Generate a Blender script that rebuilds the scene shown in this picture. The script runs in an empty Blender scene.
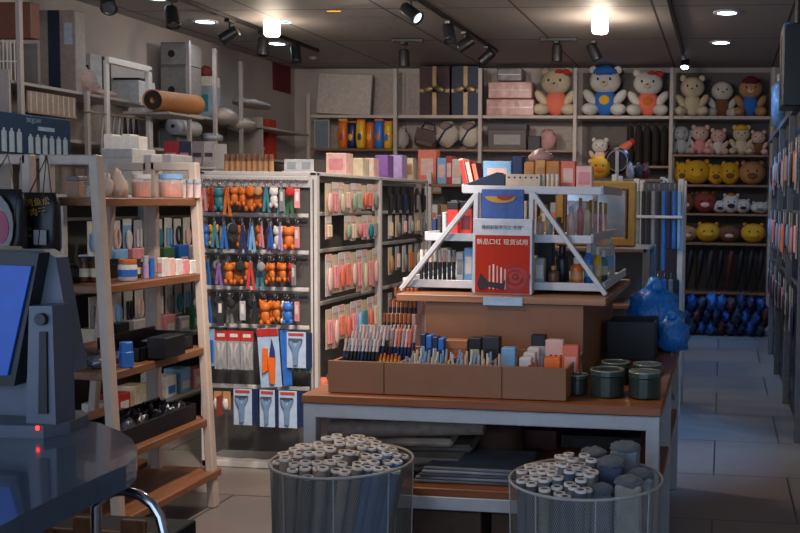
import bpy, bmesh, math, random
from mathutils import Vector, Matrix, Euler
R_ = random.Random(7)
SC = bpy.context.scene
COL = SC.collection
PI = math.pi
def rnd(a, b): return R_.uniform(a, b)
ORD = ['first','second','third','fourth','fifth','sixth','seventh','eighth','ninth','tenth','eleventh','twelfth','thirteenth','fourteenth','fifteenth','sixteenth','seventeenth','eighteenth','nineteenth','twentieth','twenty-first','twenty-second','twenty-third','twenty-fourth','twenty-fifth','twenty-sixth','twenty-seventh','twenty-eighth']

# ---------------------------------------------------------------- camera model (shared with the camera object below)
CH, CF, PX, PY = 1.5, 1000.0, 600.0, 266.5
_yaw, _pit, _rol = math.atan(.122), math.atan(.0646), .0136
FW = Vector((-math.sin(_yaw)*math.cos(_pit), math.cos(_yaw)*math.cos(_pit), -math.sin(_pit)))
_r0 = Vector((math.cos(_yaw), math.sin(_yaw), 0)); _u0 = _r0.cross(FW)
RT = _r0*math.cos(_rol) + _u0*math.sin(_rol); UP = _u0*math.cos(_rol) - _r0*math.sin(_rol)
CAM = Vector((0, 0, CH))
def U(px, py, X=None, Y=None, Z=None):
    """the point of the room seen at a pixel, on the plane X=, Y= or Z= (metres)"""
    d = FW + RT*((px-PX)/CF) - UP*((py-PY)/CF)
    t = (X-CAM.x)/d.x if X is not None else (Y-CAM.y)/d.y if Y is not None else (Z-CAM.z)/d.z
    return CAM + d*t

# ---------------------------------------------------------------- materials
def lin(h):
    h = h.lstrip('#'); o = []
    for i in (0, 2, 4):
        c = int(h[i:i+2], 16)/255
        o.append(c/12.92 if c <= .04045 else ((c+.055)/1.055)**2.4)
    return o
_M = {}
def M(h, rough=.55, metal=0., var=.12, sc=25., alpha=1., bump=0., spec=.5, emit=0., coat=0.):
    k = (h, rough, metal, var, sc, alpha, bump, spec, emit, coat)
    if k in _M: return _M[k]
    m = bpy.data.materials.new('mat_'+h.strip('#')); m.use_nodes = True
    nt = m.node_tree; b = nt.nodes['Principled BSDF']; c = lin(h)
    tc = nt.nodes.new('ShaderNodeTexCoord'); n = nt.nodes.new('ShaderNodeTexNoise'); n.inputs['Scale'].default_value = sc
    n.inputs['Detail'].default_value = 3
    nt.links.new(tc.outputs['Object'], n.inputs['Vector'])
    rp = nt.nodes.new('ShaderNodeValToRGB')
    rp.color_ramp.elements[0].position = .3; rp.color_ramp.elements[1].position = .7
    rp.color_ramp.elements[0].color = [x*(1-var) for x in c]+[1]; rp.color_ramp.elements[1].color = [min(1, x*(1+var)) for x in c]+[1]
    nt.links.new(n.outputs['Fac'], rp.inputs['Fac']); nt.links.new(rp.outputs['Color'], b.inputs['Base Color'])
    b.inputs['Roughness'].default_value = rough; b.inputs['Metallic'].default_value = metal
    b.inputs['Alpha'].default_value = alpha; b.inputs['Specular IOR Level'].default_value = spec
    b.inputs['Coat Weight'].default_value = coat
    if emit: b.inputs['Emission Color'].default_value = c+[1]; b.inputs['Emission Strength'].default_value = emit
    if bump:
        bp = nt.nodes.new('ShaderNodeBump'); bp.inputs['Strength'].default_value = bump; bp.inputs['Distance'].default_value = .01
        nt.links.new(n.outputs['Fac'], bp.inputs['Height']); nt.links.new(bp.outputs['Normal'], b.inputs['Normal'])
    _M[k] = m; return m
def nodes(name):
    m = bpy.data.materials.new(name); m.use_nodes = True; nt = m.node_tree
    return m, nt, nt.nodes['Principled BSDF'], nt.nodes.new('ShaderNodeTexCoord')
def wood(h1, h2, rough=.42, axis='Y', sc=1.0):
    k = ('wood', h1, h2, rough, axis, sc)
    if k in _M: return _M[k]
    m, nt, b, tc = nodes('wood_'+h1.strip('#'))
    mp = nt.nodes.new('ShaderNodeMapping'); s = {'X': (1, 14, 14), 'Y': (14, 1, 14), 'Z': (14, 14, 1)}[axis]
    mp.inputs['Scale'].default_value = [x*sc for x in s]
    nt.links.new(tc.outputs['Object'], mp.inputs['Vector'])
    n = nt.nodes.new('ShaderNodeTexNoise'); n.inputs['Scale'].default_value = 2.2; n.inputs['Detail'].default_value = 6; n.inputs['Distortion'].default_value = .7
    nt.links.new(mp.outputs['Vector'], n.inputs['Vector'])
    rp = nt.nodes.new('ShaderNodeValToRGB'); rp.color_ramp.elements[0].position = .35; rp.color_ramp.elements[1].position = .68
    rp.color_ramp.elements[0].color = lin(h1)+[1]; rp.color_ramp.elements[1].color = lin(h2)+[1]
    nt.links.new(n.outputs['Fac'], rp.inputs['Fac']); nt.links.new(rp.outputs['Color'], b.inputs['Base Color'])
    b.inputs['Roughness'].default_value = rough
    _M[k] = m; return m

# ---------------------------------------------------------------- geometry
class G:
    def __init__(s): s.v = []; s.f = []; s.sm = []
    def add(s, vs, fs, smooth=False, Mx=None):
        b = len(s.v)
        s.v += [tuple(Mx @ Vector(p)) if Mx is not None else tuple(p) for p in vs]
        s.f += [[b+i for i in q] for q in fs]; s.sm += [smooth]*len(fs)
        return s
    def box(s, c, d, b=0., Mx=None):
        x, y, z = d[0]/2, d[1]/2, d[2]/2
        b = min(b, x*.9, y*.9, z*.9)
        T = Matrix.Translation(c)
        if Mx is not None: T = T @ Mx
        if b <= 0:
            vs = [(i*x, j*y, k*z) for k in (-1, 1) for j in (-1, 1) for i in (-1, 1)]
            return s.add(vs, [(0,2,3,1),(4,5,7,6),(0,1,5,4),(2,6,7,3),(0,4,6,2),(1,3,7,5)], False, T)
        vs = []; idx = {}
        for i in (-1, 1):
            for j in (-1, 1):
                for k in (-1, 1):
                    for a, p in enumerate(((i*x, j*(y-b), k*(z-b)), (i*(x-b), j*y, k*(z-b)), (i*(x-b), j*(y-b), k*z))):
                        idx[i, j, k, a] = len(vs); vs.append(p)
        fs = []
        for a in range(3):
            o = [q for q in range(3) if q != a]
            for sg in (-1, 1):
                q = []
                for e, f in ((-1, -1), (1, -1), (1, 1), (-1, 1)):
                    t = [0, 0, 0]; t[a] = sg; t[o[0]] = e; t[o[1]] = f; q.append(idx[t[0], t[1], t[2], a])
                fs.append(q)
            for e in (-1, 1):
                for f in (-1, 1):
                    t0 = [0]*3; t1 = [0]*3
                    t0[a] = -1; t1[a] = 1; t0[o[0]] = t1[o[0]] = e; t0[o[1]] = t1[o[1]] = f
                    fs.append([idx[(*t0, o[0])], idx[(*t1, o[0])], idx[(*t1, o[1])], idx[(*t0, o[1])]])
        for i in (-1, 1):
            for j in (-1, 1):
                for k in (-1, 1): fs.append([idx[i, j, k, 0], idx[i, j, k, 1], idx[i, j, k, 2]])
        return s.add(vs, fs, False, T)
    def lathe(s, prof, c=(0, 0, 0), n=16, Mx=None, smooth=True):
        T = Matrix.Translation(c)
        if Mx is not None: T = T @ Mx
        vs = []; fs = []; m = len(prof)
        for i in range(n):
            a = 2*PI*i/n
            for r, z in prof: vs.append((r*math.cos(a), r*math.sin(a), z))
        for i in range(n):
            j = (i+1) % n
            for k in range(m-1): fs.append((i*m+k, j*m+k, j*m+k+1, i*m+k+1))
        return s.add(vs, fs, smooth, T)
    def cyl(s, c, r, h, n=14, r2=None, Mx=None):
        r2 = r if r2 is None else r2; e = min(r, h)*.06
        return s.lathe([(0.0001, 0), (r-e, 0), (r, e), (r2, h-e), (r2-e if r2 > e else r2*.5, h), (0.0001, h)], c, n, Mx, False)
    def ball(s, c, r, n=14, m=9, Mx=None, fn=None):
        T = Matrix.Translation(c)
        if Mx is not None: T = T @ Mx
        vs = [(0, 0, -r[2])]; fs = []
        for k in range(1, m):
            t = -PI/2+PI*k/m
            for i in range(n):
                a = 2*PI*i/n; vs.append((r[0]*math.cos(t)*math.cos(a), r[1]*math.cos(t)*math.sin(a), r[2]*math.sin(t)))
        vs.append((0, 0, r[2]))
        if fn: vs = [fn(p) for p in vs]
        for i in range(n): fs.append((0, 1+(i+1) % n, 1+i))
        for k in range(m-2):
            for i in range(n):
                j = (i+1) % n; fs.append((1+k*n+i, 1+k*n+j, 1+(k+1)*n+j, 1+(k+1)*n+i))
        t = len(vs)-1; q = 1+(m-2)*n
        for i in range(n): fs.append((q+i, q+(i+1) % n, t))
        return s.add(vs, fs, True, T)
    def tube(s, pts, r, n=7, closed=False):
        pts = [Vector(p) for p in pts]; m = len(pts); vs = []; fs = []; pr = None
        for i, p in enumerate(pts):
            a = pts[(i-1) % m] if (i or closed) else p; b = pts[(i+1) % m] if (i < m-1 or closed) else p
            t = (b-a).normalized()
            if pr is None: pr = t.orthogonal().normalized()
            pr = (pr - t*pr.dot(t)).normalized(); q = t.cross(pr)
            rr = r[i] if isinstance(r, (list, tuple)) else r
            for k in range(n):
                an = 2*PI*k/n; vs.append(p+pr*(rr*math.cos(an))+q*(rr*math.sin(an)))
        for i in range(m if closed else m-1):
            j = (i+1) % m
            for k in range(n): fs.append((i*n+k, i*n+(k+1) % n, j*n+(k+1) % n, j*n+k))
        if not closed: fs += [tuple(range(n))[::-1], tuple((m-1)*n+k for k in range(n))]
        return s.add(vs, fs, True)
    def prism(s, poly, a, b, Mx=None):
        """polygon in XZ pushed from y=a to y=b"""
        n = len(poly); vs = [(x, a, z) for x, z in poly]+[(x, b, z) for x, z in poly]
        fs = [tuple(range(n)), tuple(range(2*n-1, n-1, -1))]+[(i, n+i, n+(i+1) % n, (i+1) % n) for i in range(n)]
        return s.add(vs, fs, False, Mx)
    def slab(s, poly, z0, z1):
        n = len(poly); vs = [(p[0], p[1], z0) for p in poly]+[(p[0], p[1], z1) for p in poly]
        fs = [tuple(range(n))[::-1], tuple(range(n, 2*n))]+[(i, (i+1) % n, n+(i+1) % n, n+i) for i in range(n)]
        return s.add(vs, fs)
    def bar(s, a, b, w, h):
        a, b = Vector(a), Vector(b); d = b-a; q = d.to_track_quat('Z', 'Y').to_matrix().to_4x4()
        return s.box((a+b)/2, (w, h, d.length), min(w, h)*.12, q)
    def mesh(s, name='m'):
        me = bpy.data.meshes.new(name); me.from_pydata(s.v, [], s.f); me.polygons.foreach_set('use_smooth', s.sm)
        bm = bmesh.new(); bm.from_mesh(me); bmesh.ops.recalc_face_normals(bm, faces=bm.faces); bm.to_mesh(me); bm.free()
        me.materials.append(None); return me
_C = {}
def geo(key, fn):
    if key not in _C: _C[key] = fn().mesh(str(key[0]))
    return _C[key]
def BX(x, y, z, b=.004):                  # box standing on z = 0
    k = ('box', round(x, 4), round(y, 4), round(z, 4), b); return geo(k, lambda: G().box((0, 0, z/2), (x, y, z), b))
def CY(r, h, n=14, r2=None): return geo(('cyl', round(r, 4), round(h, 4), n, r2), lambda: G().cyl((0, 0, 0), r, h, n, r2))
def BL(n=14, m=9): return geo(('ball', n, m), lambda: G().ball((0, 0, 0), (1, 1, 1), n, m))
def RING(R, r): return geo(('ring', R, r), lambda: G().tube([(R*math.cos(2*PI*i/14), 0, R*math.sin(2*PI*i/14)) for i in range(14)], r, 5, True))
def LUMP(seed, amp=.22, n=16, m=11):
    def mk():
        q = random.Random(seed); ph = [(q.uniform(1.5, 7), q.uniform(0, 6), q.uniform(1.5, 7), q.uniform(0, 6), q.uniform(2, 7)) for _ in range(4)]
        def fn(p):
            d = sum(math.sin(a*p[0]*2+b+c*p[1])*math.cos(e*p[2]*2+f) for a, b, c, f, e in ph)/4
            k = 1+amp*d*1.6+q.uniform(-amp, amp)*.3; return (p[0]*k, p[1]*k, p[2]*k)
        return G().ball((0, 0, 0), (1, 1, 1), n, m, None, fn)
    return geo(('lump', seed, amp, n, m), mk)
def O(name, me, mat, parent=None, loc=(0, 0, 0), rot=(0, 0, 0), sc=None, label=None, cat=None, group=None, kind=None):
    if isinstance(me, G): me = me.mesh(name)
    o = bpy.data.objects.new(name, me); COL.objects.link(o)
    if parent is not None:
        o.parent = parent
        if parent.parent is not None: o.matrix_parent_inverse = parent.matrix_basis.inverted()   # sub-parts are placed in their thing's space
    o.location = loc; o.rotation_euler = rot
    if sc: o.scale = sc
    if o.material_slots and mat is not None:
        o.material_slots[0].link = 'OBJECT'; o.material_slots[0].material = mat
    return tag(o, label, cat, group, kind)
def tag(o, label=None, cat=None, group=None, kind=None):
    if label: o['label'] = label
    if cat: o['category'] = cat
    if group: o['group'] = group
    if kind: o['kind'] = kind
    return o
def T(name, label, cat, loc=(0, 0, 0), rz=0., group=None, rot=None):
    o = bpy.data.objects.new(name, None); COL.objects.link(o); o.empty_display_size = .05
    o.location = loc; o.rotation_euler = rot or (0, 0, rz)
    return tag(o, label, cat, group)
def S(name, g, mat, loc=(0, 0, 0), rot=(0, 0, 0), parent=None): return O(name, g, mat, parent, loc, rot, kind='structure' if parent is None else None)
def TXT(s, size, mat, parent, loc, rot, name='lettering', ext=.0006):
    cu = bpy.data.curves.new(name, 'FONT'); cu.body = s; cu.size = size; cu.align_x = 'CENTER'; cu.align_y = 'CENTER'; cu.extrude = ext; cu.resolution_u = 2
    t = bpy.data.objects.new('tmp', cu); COL.objects.link(t)
    me = bpy.data.meshes.new_from_object(t.evaluated_get(bpy.context.evaluated_depsgraph_get()))
    bpy.data.objects.remove(t); me.materials.clear(); me.materials.append(None)
    return O(name, me, mat, parent, loc, rot)
def fit(x0, y0, x1, y1, Y, z=None):
    """centre of the base, width and height of what fills a pixel box at depth Y"""
    a, b, t = U(x0, y1, Y=Y), U(x1, y1, Y=Y), U((x0+x1)/2, y0, Y=Y)
    zz = a.z*.5+b.z*.5 if z is None else z
    return Vector(((a.x+b.x)/2, Y, zz)), b.x-a.x, max(.01, t.z-zz)

# ---------------------------------------------------------------- colours
K = dict(white='#d8d4cc', cream='#d9c8a8', grey='#8c8b88', dark='#2a2c30', black='#15161a', orange='#cf6c22', red='#b8322a', pink='#dd8f94', pale='#e6bcae', blue='#2f6fc0', sky='#7fb0d8',
         navy='#1d2f57', teal='#2f7f8c', yellow='#e2ad2a', brown='#7a4f33', tan='#b98a5c', purple='#8a62a8', lilac='#b79fd0', green='#3f6b45', sage='#9dae93', coral='#e2745c', silver='#a9acb0', gold='#b58a3a', maroon='#5a1d22', brick='#8f3d30')
NAME = dict(pale='pale pink', sky='light blue', dark='charcoal', tan='tan', sage='sage green', cream='cream')
def cn(c): return NAME.get(c, c)
def KM(c, rough=.5, **k): return M(K[c], rough, **k)
PAINT = M('#cfcac3', .45, var=.05)          # white painted shop steel
STEEL = M('#a7a9ac', .3, 1., var=.05)
CHROME = M('#c8ccd2', .12, 1., var=.03)
PEGB = M('#57544f', .6, var=.08)            # grey back panels
CLEAR = M('#dfe6ea', .12, alpha=.28, var=.03)
CLEARP = M('#e8c8bf', .14, alpha=.45, var=.05)
FILM = M('#c9d2d8', .16, alpha=.4, var=.1, bump=.6, sc=18)
WOOD = wood('#744a30', '#8f603f', axis='Y'); WOODX = wood('#744a30', '#8f603f', axis='X')
TRAY = M('#8a5f42', .55, var=.06, sc=12)
BLK = M('#101114', .45, var=.1)
# ---------------------------------------------------------------- light levels
EXPO, WORLD, K_SPOT, K_DOWN, K_PEND = 0.12, 2.7, 1.5, 1.0, 1.4
KEYS = [((-2.5, 2.6, 3.1), (-.95, 4.1, .9), 150, (1, .76, .56), 50), ((-.8, 2.6, 3.1), (-2.2, 5.4, .9), 380, (1, .86, .76), 40), ((-1.6, 3.6, 3.1), (-1.9, 4.9, 0), 240, (1, .82, .74), 60),
        ((-3.0, 7.2, 3.1), (-3.2, 12.2, 2.0), 210, (1, .84, .74), 70), ((.32, 6.3, 3.0), (-.42, 6.2, .9), 230, (.08, .38, 1.), 50), ((.1, 10.4, 3.1), (-.12, 11.0, 0), 100, (.05, .36, 1.), 26), ((.1, 5.0, 3.1), (.15, 6.0, 0), 30, (1, .84, .78), 26),
        ((-1.2, 8.0, 3.0), (-2.0, 12.2, 2.3), 90, (1, .86, .78), 46)]
# ================================================================ the room
def floor_mat():
    m, nt, b, tc = nodes('floor_tiles')
    mp = nt.nodes.new('ShaderNodeMapping'); mp.inputs['Location'].default_value = (.02, .1, 0); nt.links.new(tc.outputs['Object'], mp.inputs['Vector'])
    br = nt.nodes.new('ShaderNodeTexBrick'); br.offset = .5; br.inputs['Scale'].default_value = 1
    br.inputs['Brick Width'].default_value = .8; br.inputs['Row Height'].default_value = .8; br.inputs['Mortar Size'].default_value = .005
    br.inputs['Color1'].default_value = lin('#8f857c')+[1]; br.inputs['Color2'].default_value = lin('#857c75')+[1]; br.inputs['Mortar'].default_value = lin('#3a3735')+[1]
    nt.links.new(mp.outputs['Vector'], br.inputs['Vector'])
    n = nt.nodes.new('ShaderNodeTexNoise'); n.inputs['Scale'].default_value = 3; n.inputs['Detail'].default_value = 5; nt.links.new(tc.outputs['Object'], n.inputs['Vector'])
    mx = nt.nodes.new('ShaderNodeMix'); mx.data_type = 'RGBA'; mx.blend_type = 'MULTIPLY'; mx.inputs['Factor'].default_value = .25
    nt.links.new(br.outputs['Color'], mx.inputs['A']); nt.links.new(n.outputs['Color'], mx.inputs['B']); nt.links.new(mx.outputs['Result'], b.inputs['Base Color'])
    b.inputs['Roughness'].default_value = .3; return m
def ceiling_mat():
    m, nt, b, tc = nodes('ceiling_panels')
    mp = nt.nodes.new('ShaderNodeMapping'); mp.inputs['Location'].default_value = (.62, 1.62, 0); nt.links.new(tc.outputs['Object'], mp.inputs['Vector'])
    br = nt.nodes.new('ShaderNodeTexBrick'); br.offset = 0; br.inputs['Scale'].default_value = 1
    br.inputs['Brick Width'].default_value = 1.17; br.inputs['Row Height'].default_value = 1.69; br.inputs['Mortar Size'].default_value = .012
    br.inputs['Color1'].default_value = lin('#9d9692')+[1]; br.inputs['Color2'].default_value = lin('#96908c')+[1]; br.inputs['Mortar'].default_value = lin('#4a4340')+[1]
    nt.links.new(mp.outputs['Vector'], br.inputs['Vector']); nt.links.new(br.outputs['Color'], b.inputs['Base Color'])
    n = nt.nodes.new('ShaderNodeTexNoise'); n.inputs['Scale'].default_value = 5; n.inputs['Detail'].default_value = 3; nt.links.new(tc.outputs['Object'], n.inputs['Vector'])
    bp = nt.nodes.new('ShaderNodeBump'); bp.inputs['Strength'].default_value = .25; bp.inputs['Distance'].default_value = .03
    nt.links.new(n.outputs['Fac'], bp.inputs['Height']); nt.links.new(bp.outputs['Normal'], b.inputs['Normal'])
    b.inputs['Roughness'].default_value = .6; b.inputs['Specular IOR Level'].default_value = .3; return m
CEIL, WL, WR, WB = 3.15, -5.5, 1.3, 12.4
S('floor', G().box((-2.1, 5.6, -.05), (7.0, 13.8, .1)), floor_mat())
S('ceiling', G().box((-2.1, 5.6, CEIL+.05), (7.0, 13.8, .1)), ceiling_mat())
WALLM = M('#aaa29d', .8, var=.04, sc=4)
S('wall_left', G().box((WL-.05, 5.6, CEIL/2), (.1, 13.8, CEIL)), WALLM)
S('wall_right', G().box((WR+.05, 5.6, CEIL/2), (.1, 13.8, CEIL)), WALLM)
S('wall_back', G().box((-2.1, WB+.05, CEIL/2), (7.0, .1, CEIL)), WALLM)
S('baseboard_back', G().box((-2.1, WB-.008, .05), (6.7, .016, .1), .003), M('#6a625c', .6))

# ================================================================ ceiling lights
def track(name, label, x, y0, y1, cross=None):
    t = T(name, label, 'light track', (x, (y0+y1)/2, CEIL)) if cross is None else T(name, label, 'light track', ((x+cross)/2, y0, CEIL))
    L = (y1-y0) if cross is None else cross-x; r = 0 if cross is None else PI/2
    O('rail', G().box((0, 0, -.018), (.036, L, .034), .004), BLK, t, rot=(0, 0, r))
    for s in (-1, 1): O('end_cap', G().box((0, s*(L/2-.01), -.02), (.042, .03, .04), .005), M('#202226', .5), t, rot=(0, 0, r))
track('light_track', 'long black ceiling track nearest the tall shelving of the side wall', -4.5, 6.6, 10.75)
track('light_track', 'long black ceiling track over the white rack on the table', -2.5, 6.6, 10.85)
track('light_track', 'black ceiling track over the aisle beside the hanging rack', -.47, 8.0, 11.0)
track('light_track', 'short black track piece at the ceiling before the white board', -3.42, 10.1, 10.1, -3.1)
track('light_track', 'short black track piece at the ceiling before the gift box bay', -1.86, 10.1, 10.1, -1.5)
SPOTS = []
def spot(px, py, X, aim, label, lit=None, e=0., col=(1, .86, .7), Y=None, size=55):
    p = U(px, py, X=X) if Y is None else U(px, py, Y=Y)
    t = T('track_spotlight', label, 'spotlight', (p.x, p.y, CEIL-.036), group='black track spotlights on the ceiling')
    top = CEIL-.036; dz = p.z-top
    O('adapter', BX(.05, .12, .03), BLK, t, (0, 0, -.03))
    O('stem', G().cyl((0, 0, dz+.03), .011, -dz-.05, 10), BLK, t)
    d = Vector(aim).normalized(); q = d.to_track_quat('Z', 'Y').to_euler()
    H_ = O('head', geo(('spothead',), lambda: G().lathe([(.001, -.085), (.045, -.085), (.052, -.075), (.055, .07), (.06, .085), (.05, .085), (.046, .066), (.001, .066)], (0, 0, 0), 18)), M('#17191d', .4), t, (0, 0, dz), q)
    lm = M('#f3ead8', .2, emit=lit) if lit and lit > 0 else M('#cfe4ff', .2, emit=-lit) if lit else M('#3a3d44', .1)
    O('lens', geo(('spotlens',), lambda: G().cyl((0, 0, .068), .045, .006, 16)), lm, H_, (0, 0, dz), q)
    SPOTS.append((p + d*.1, d, e, col, size))
C_COOL = (.45, .68, 1.)
spot(108, 2, -4.5, (.4, -.5, -.6), 'spotlight head cut by the top of the photo above the taped carton')
spot(172, 17, -4.5, (.25, -.2, -.9), 'spotlight head hanging straight beside the taped carton', e=5)
spot(230, 35, -4.5, (-.8, -.1, -.5), 'spotlight head glowing blue on its side near the wall cabinets', lit=-3, e=3, col=C_COOL)
spot(263, 47, -4.5, (0, -.1, -1), 'spotlight head pointing straight down under the hanging lamp', e=5)
spot(296, 54, -4.5, (.15, -.15, -1), 'spotlight head at the far end of the side wall track', e=5)
spot(411, 13, -2.5, (.7, -.2, -.5), 'spotlight head tilted towards the table near the track mouth', lit=-2, e=30)
spot(449, 33, -2.5, (.2, -.3, -.75), 'spotlight head tilted forward midway on the central track', e=40)
spot(465, 44, -2.5, (-.7, -.2, -.5), 'spotlight head with bright blue white face midway on the central track', lit=-8, e=28)
spot(487, 57, -2.5, (-.6, .1, -.5), 'spotlight head at the far end of the central track', lit=-3, e=20)
spot(404, 58, -3.3, (0, .1, -1), 'spotlight head alone on a short track before the white board', Y=10.1, e=18)
spot(557, 53, -1.7, (0, .1, -1), 'spotlight head before the pink gift boxes on a short track', Y=10.1, e=16)
spot(594, 52, -1.4, (.4, .1, -.8), 'spotlight head before the plush toy in the blue hat', Y=10.1, e=5)
spot(684, 17, -.47, (-.3, -.9, -.5), 'spotlight head with warm glowing face over the aisle', lit=6, e=5)
spot(683, 40, -.47, (.4, .5, -.7), 'dark spotlight head under the warm glowing one over the aisle')
spot(685, 62, -.47, (0, -.5, -.85), 'spotlight head with cool white face at the aisle end', lit=-10, e=6, col=C_COOL)
def downlight(px, py, label, e=30, col=(.6, .78, 1.)):
    p = U(px, py, Z=CEIL)
    t = T('recessed_downlight', label, 'ceiling light', (p.x, p.y, CEIL), group='recessed ceiling downlights')
    O('trim_ring', geo(('dring',), lambda: G().lathe([(.085, -.012), (.115, -.012), (.12, -.002), (.12, 0), (.085, 0), (.085, -.012)], (0, 0, 0), 24)), M('#c4c8cc', .4), t)
    O('diffuser', geo(('ddisc',), lambda: G().cyl((0, 0, -.009), .085, .006, 24)), M('#cfe6ff', .3, emit=9), t)
    SPOTS.append((Vector((p.x, p.y, CEIL-.03)), Vector((0, 0, -1)), e, col, 130 if col[0] > .5 else 105))
downlight(205, 21, 'round recessed downlight between the first two spotlights by the side wall', 9)
downlight(277, 43, 'round recessed downlight beneath the hanging lamp near the wall cabinets', 9)
downlight(155, -3, 'round recessed downlight at the top edge over the wall shelving', 9)
downlight(727, 12, 'round recessed downlight over the aisle nearer the table', 110, (.2, .46, 1.))
downlight(721, 42, 'round recessed downlight over the aisle nearer the plush shelves', 75, (.2, .46, 1.))
def pendant(px, py, Y, label, h=.15, r=.075, e=22):
    p = U(px, py, Y=Y)
    t = T('pendant_lamp', label, 'hanging lamp', (p.x, p.y, CEIL))
    dz = p.z-CEIL
    O('ceiling_cup', G().cyl((0, 0, -.03), .05, .03, 16), M('#5a5550', .6), t)
    O('cord', G().cyl((0, 0, dz+h/2), .008, -dz-h/2-.02, 8), M('#55504c', .5), t)
    O('socket', G().cyl((0, 0, dz+h/2-.01), .028, .05, 16, .018), M('#5a5550', .6), t)
    O('lamp_shade', G().lathe([(.001, -h/2), (r*.8, -h/2), (r, -h/2+.02), (r, h/2-.02), (r*.85, h/2), (.001, h/2)], (0, 0, dz), 24), M('#ffe9d0', .4, emit=7), t)
    SPOTS.append((p - Vector((0, 0, h*.7)), None, e, (1, .83, .66), 0))
pendant(272, 28, 9.0, 'lit white cylinder lamp hanging above the keychain rack', e=10)
pendant(600, 25, 9.0, 'lit white cylinder lamp hanging before the plush toy in the blue hat', e=17)
p = U(285, 19, Y=9.1); t = T('pendant_lamp', 'small blue glass shade lamp hanging beside the white cylinder lamp', 'hanging lamp', (p.x, p.y, CEIL))
O('cord', G().cyl((0, 0, p.z-CEIL), .006, CEIL-p.z, 8), BLK, t)
O('lamp_shade', G().lathe([(.02, .05), (.03, .03), (.06, -.03), (.057, -.035), (.02, .03)], (0, 0, p.z-CEIL), 18), M('#8cc4ee', .2, emit=1.5), t)
p = U(334, 5, Y=8.6); t = T('hanging_tag', 'yellow card tag hanging from the ceiling at the top edge', 'sign', (p.x, p.y, p.z))
O('card', G().box((0, 0, 0), (.13, .012, .12), .002), KM('yellow', .6), t); O('string', G().cyl((0, 0, .06), .003, CEIL-p.z-.06, 6), BLK, t)
p = U(454, 57, Z=CEIL); O('smoke_detector', G().lathe([(.001, -.03), (.03, -.03), (.05, -.012), (.05, 0)], (0, 0, 0), 18), M('#c0b8b0', .5), None, (U(313, 57, Z=CEIL)).to_tuple(), label='small round ceiling detector beyond the far end of the side track', cat='detector')

# ================================================================ generic goods
def carton(name, label, cat, box, Y, dep=.1, col='white', lab=None, z=None, rz=0., group=None, lid=None, rough=.5):
    p, w, h = fit(*box, Y, z)
    t = T(name, label, cat, (p.x, p.y+dep/2, p.z), rz, group); a = KM(col, rough) if col in K else M(col, rough)
    hh = h*.78 if lid else h
    O('box_body', BX(w, dep, hh, .003), a, t)
    if lid: O('lid', BX(w*1.03, dep*1.03, h-hh, .003), KM(lid, rough) if lid in K else M(lid, rough), t, (0, 0, hh))
    if lab: O('front_label', BX(w*.7, .002, hh*.5, .0005), KM(lab, rough) if lab in K else M(lab, rough), t, (0, -dep/2-.001, hh*.25))
    return t
def jar(name, label, cat, box, Y, body=CLEAR, lid='white', fill=None, lab=None, z=None, group=None):
    p, w, h = fit(*box, Y, z); r = w/2
    t = T(name, label, cat, (p.x, p.y+r, p.z), 0, group)
    O('jar_body', geo(('jar', round(r, 4), round(h, 4)), lambda: G().lathe([(.0001, 0), (r*.9, 0), (r, .06*h), (r, .72*h), (r*.86, .8*h), (r*.86, .84*h)], (0, 0, 0), 18)), body, t)
    if fill: O('contents', CY(r*.9, h*.66, 16), KM(fill, .6, var=.3), t, (0, 0, .01*h+.001))
    O('lid', CY(r*.95, h*.2, 18), KM(lid, .4), t, (0, 0, h*.8))
    if lab: O('label_band', CY(r*1.02, h*.36, 18), KM(lab, .5), t, (0, 0, h*.2))
    return t
def bottle(name, label, cat, box, Y, col='white', cap='black', lab=None, z=None, group=None, mat=None):
    p, w, h = fit(*box, Y, z); r = w/2
    t = T(name, label, cat, (p.x, p.y+r, p.z), 0, group)
    O('bottle_body', geo(('bot', round(r, 4), round(h, 4)), lambda: G().lathe([(.0001, 0), (r*.92, 0), (r, .04*h), (r, .6*h), (r*.85, .7*h), (r*.4, .76*h), (r*.4, .8*h), (.0001, .8*h)], (0, 0, 0), 16)), mat or KM(col, .3), t)
    O('cap', CY(r*.5, h*.22, 14), KM(cap, .35), t, (0, 0, h*.78))
    if lab: O('label_band', CY(r*1.02, h*.3, 16), KM(lab, .5), t, (0, 0, h*.18))
    return t
def tubeitem(name, label, cat, box, Y, col='white', cap='black', z=None, group=None, rough=.35):
    """slim stick: lipstick, pen case, cream tube"""
    p, w, h = fit(*box, Y, z)
    t = T(name, label, cat, (p.x, p.y+w/2, p.z), 0, group)
    O('case', CY(w*.46, h*.62, 12), KM(col, rough), t); O('cap', CY(w*.42, h*.38, 12), KM(cap, rough), t, (0, 0, h*.62)); return t
def book(name, label, cat, box, Y, dep=.14, col='blue', z=None, rz=0., group=None, tilt=0.):
    p, w, h = fit(*box, Y, z)
    t = T(name, label, cat, (p.x, p.y+dep/2, p.z), rz, group)
    if tilt: t.rotation_euler = (0, tilt, rz)
    O('cover', G().box((0, -dep/2+.002, h/2), (w, .004, h), .001).box((-w/2+.001, 0, h/2), (.002, dep, h)).box((w/2-.001, 0, h/2), (.002, dep, h)), KM(col, .5) if col in K else M(col, .5), t)
    O('pages', BX(w*.9, dep*.94, h*.95, .001), M('#cfc6b4', .8), t, (0, 0, h*.02)); return t
def lump(name, label, cat, loc, r, mat, seed=1, group=None, amp=.22, knot=None, rz=0):
    t = T(name, label, cat, loc, rz, group)
    O('bag_body', LUMP(seed, amp), mat, t, (0, 0, r[2]*.9), sc=r)
    if knot: O('tied_top', LUMP(seed+50, .35, 10, 7), knot, t, (0, 0, r[2]*1.95), sc=(r[0]*.3, r[1]*.3, r[2]*.28))
    return t
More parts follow.
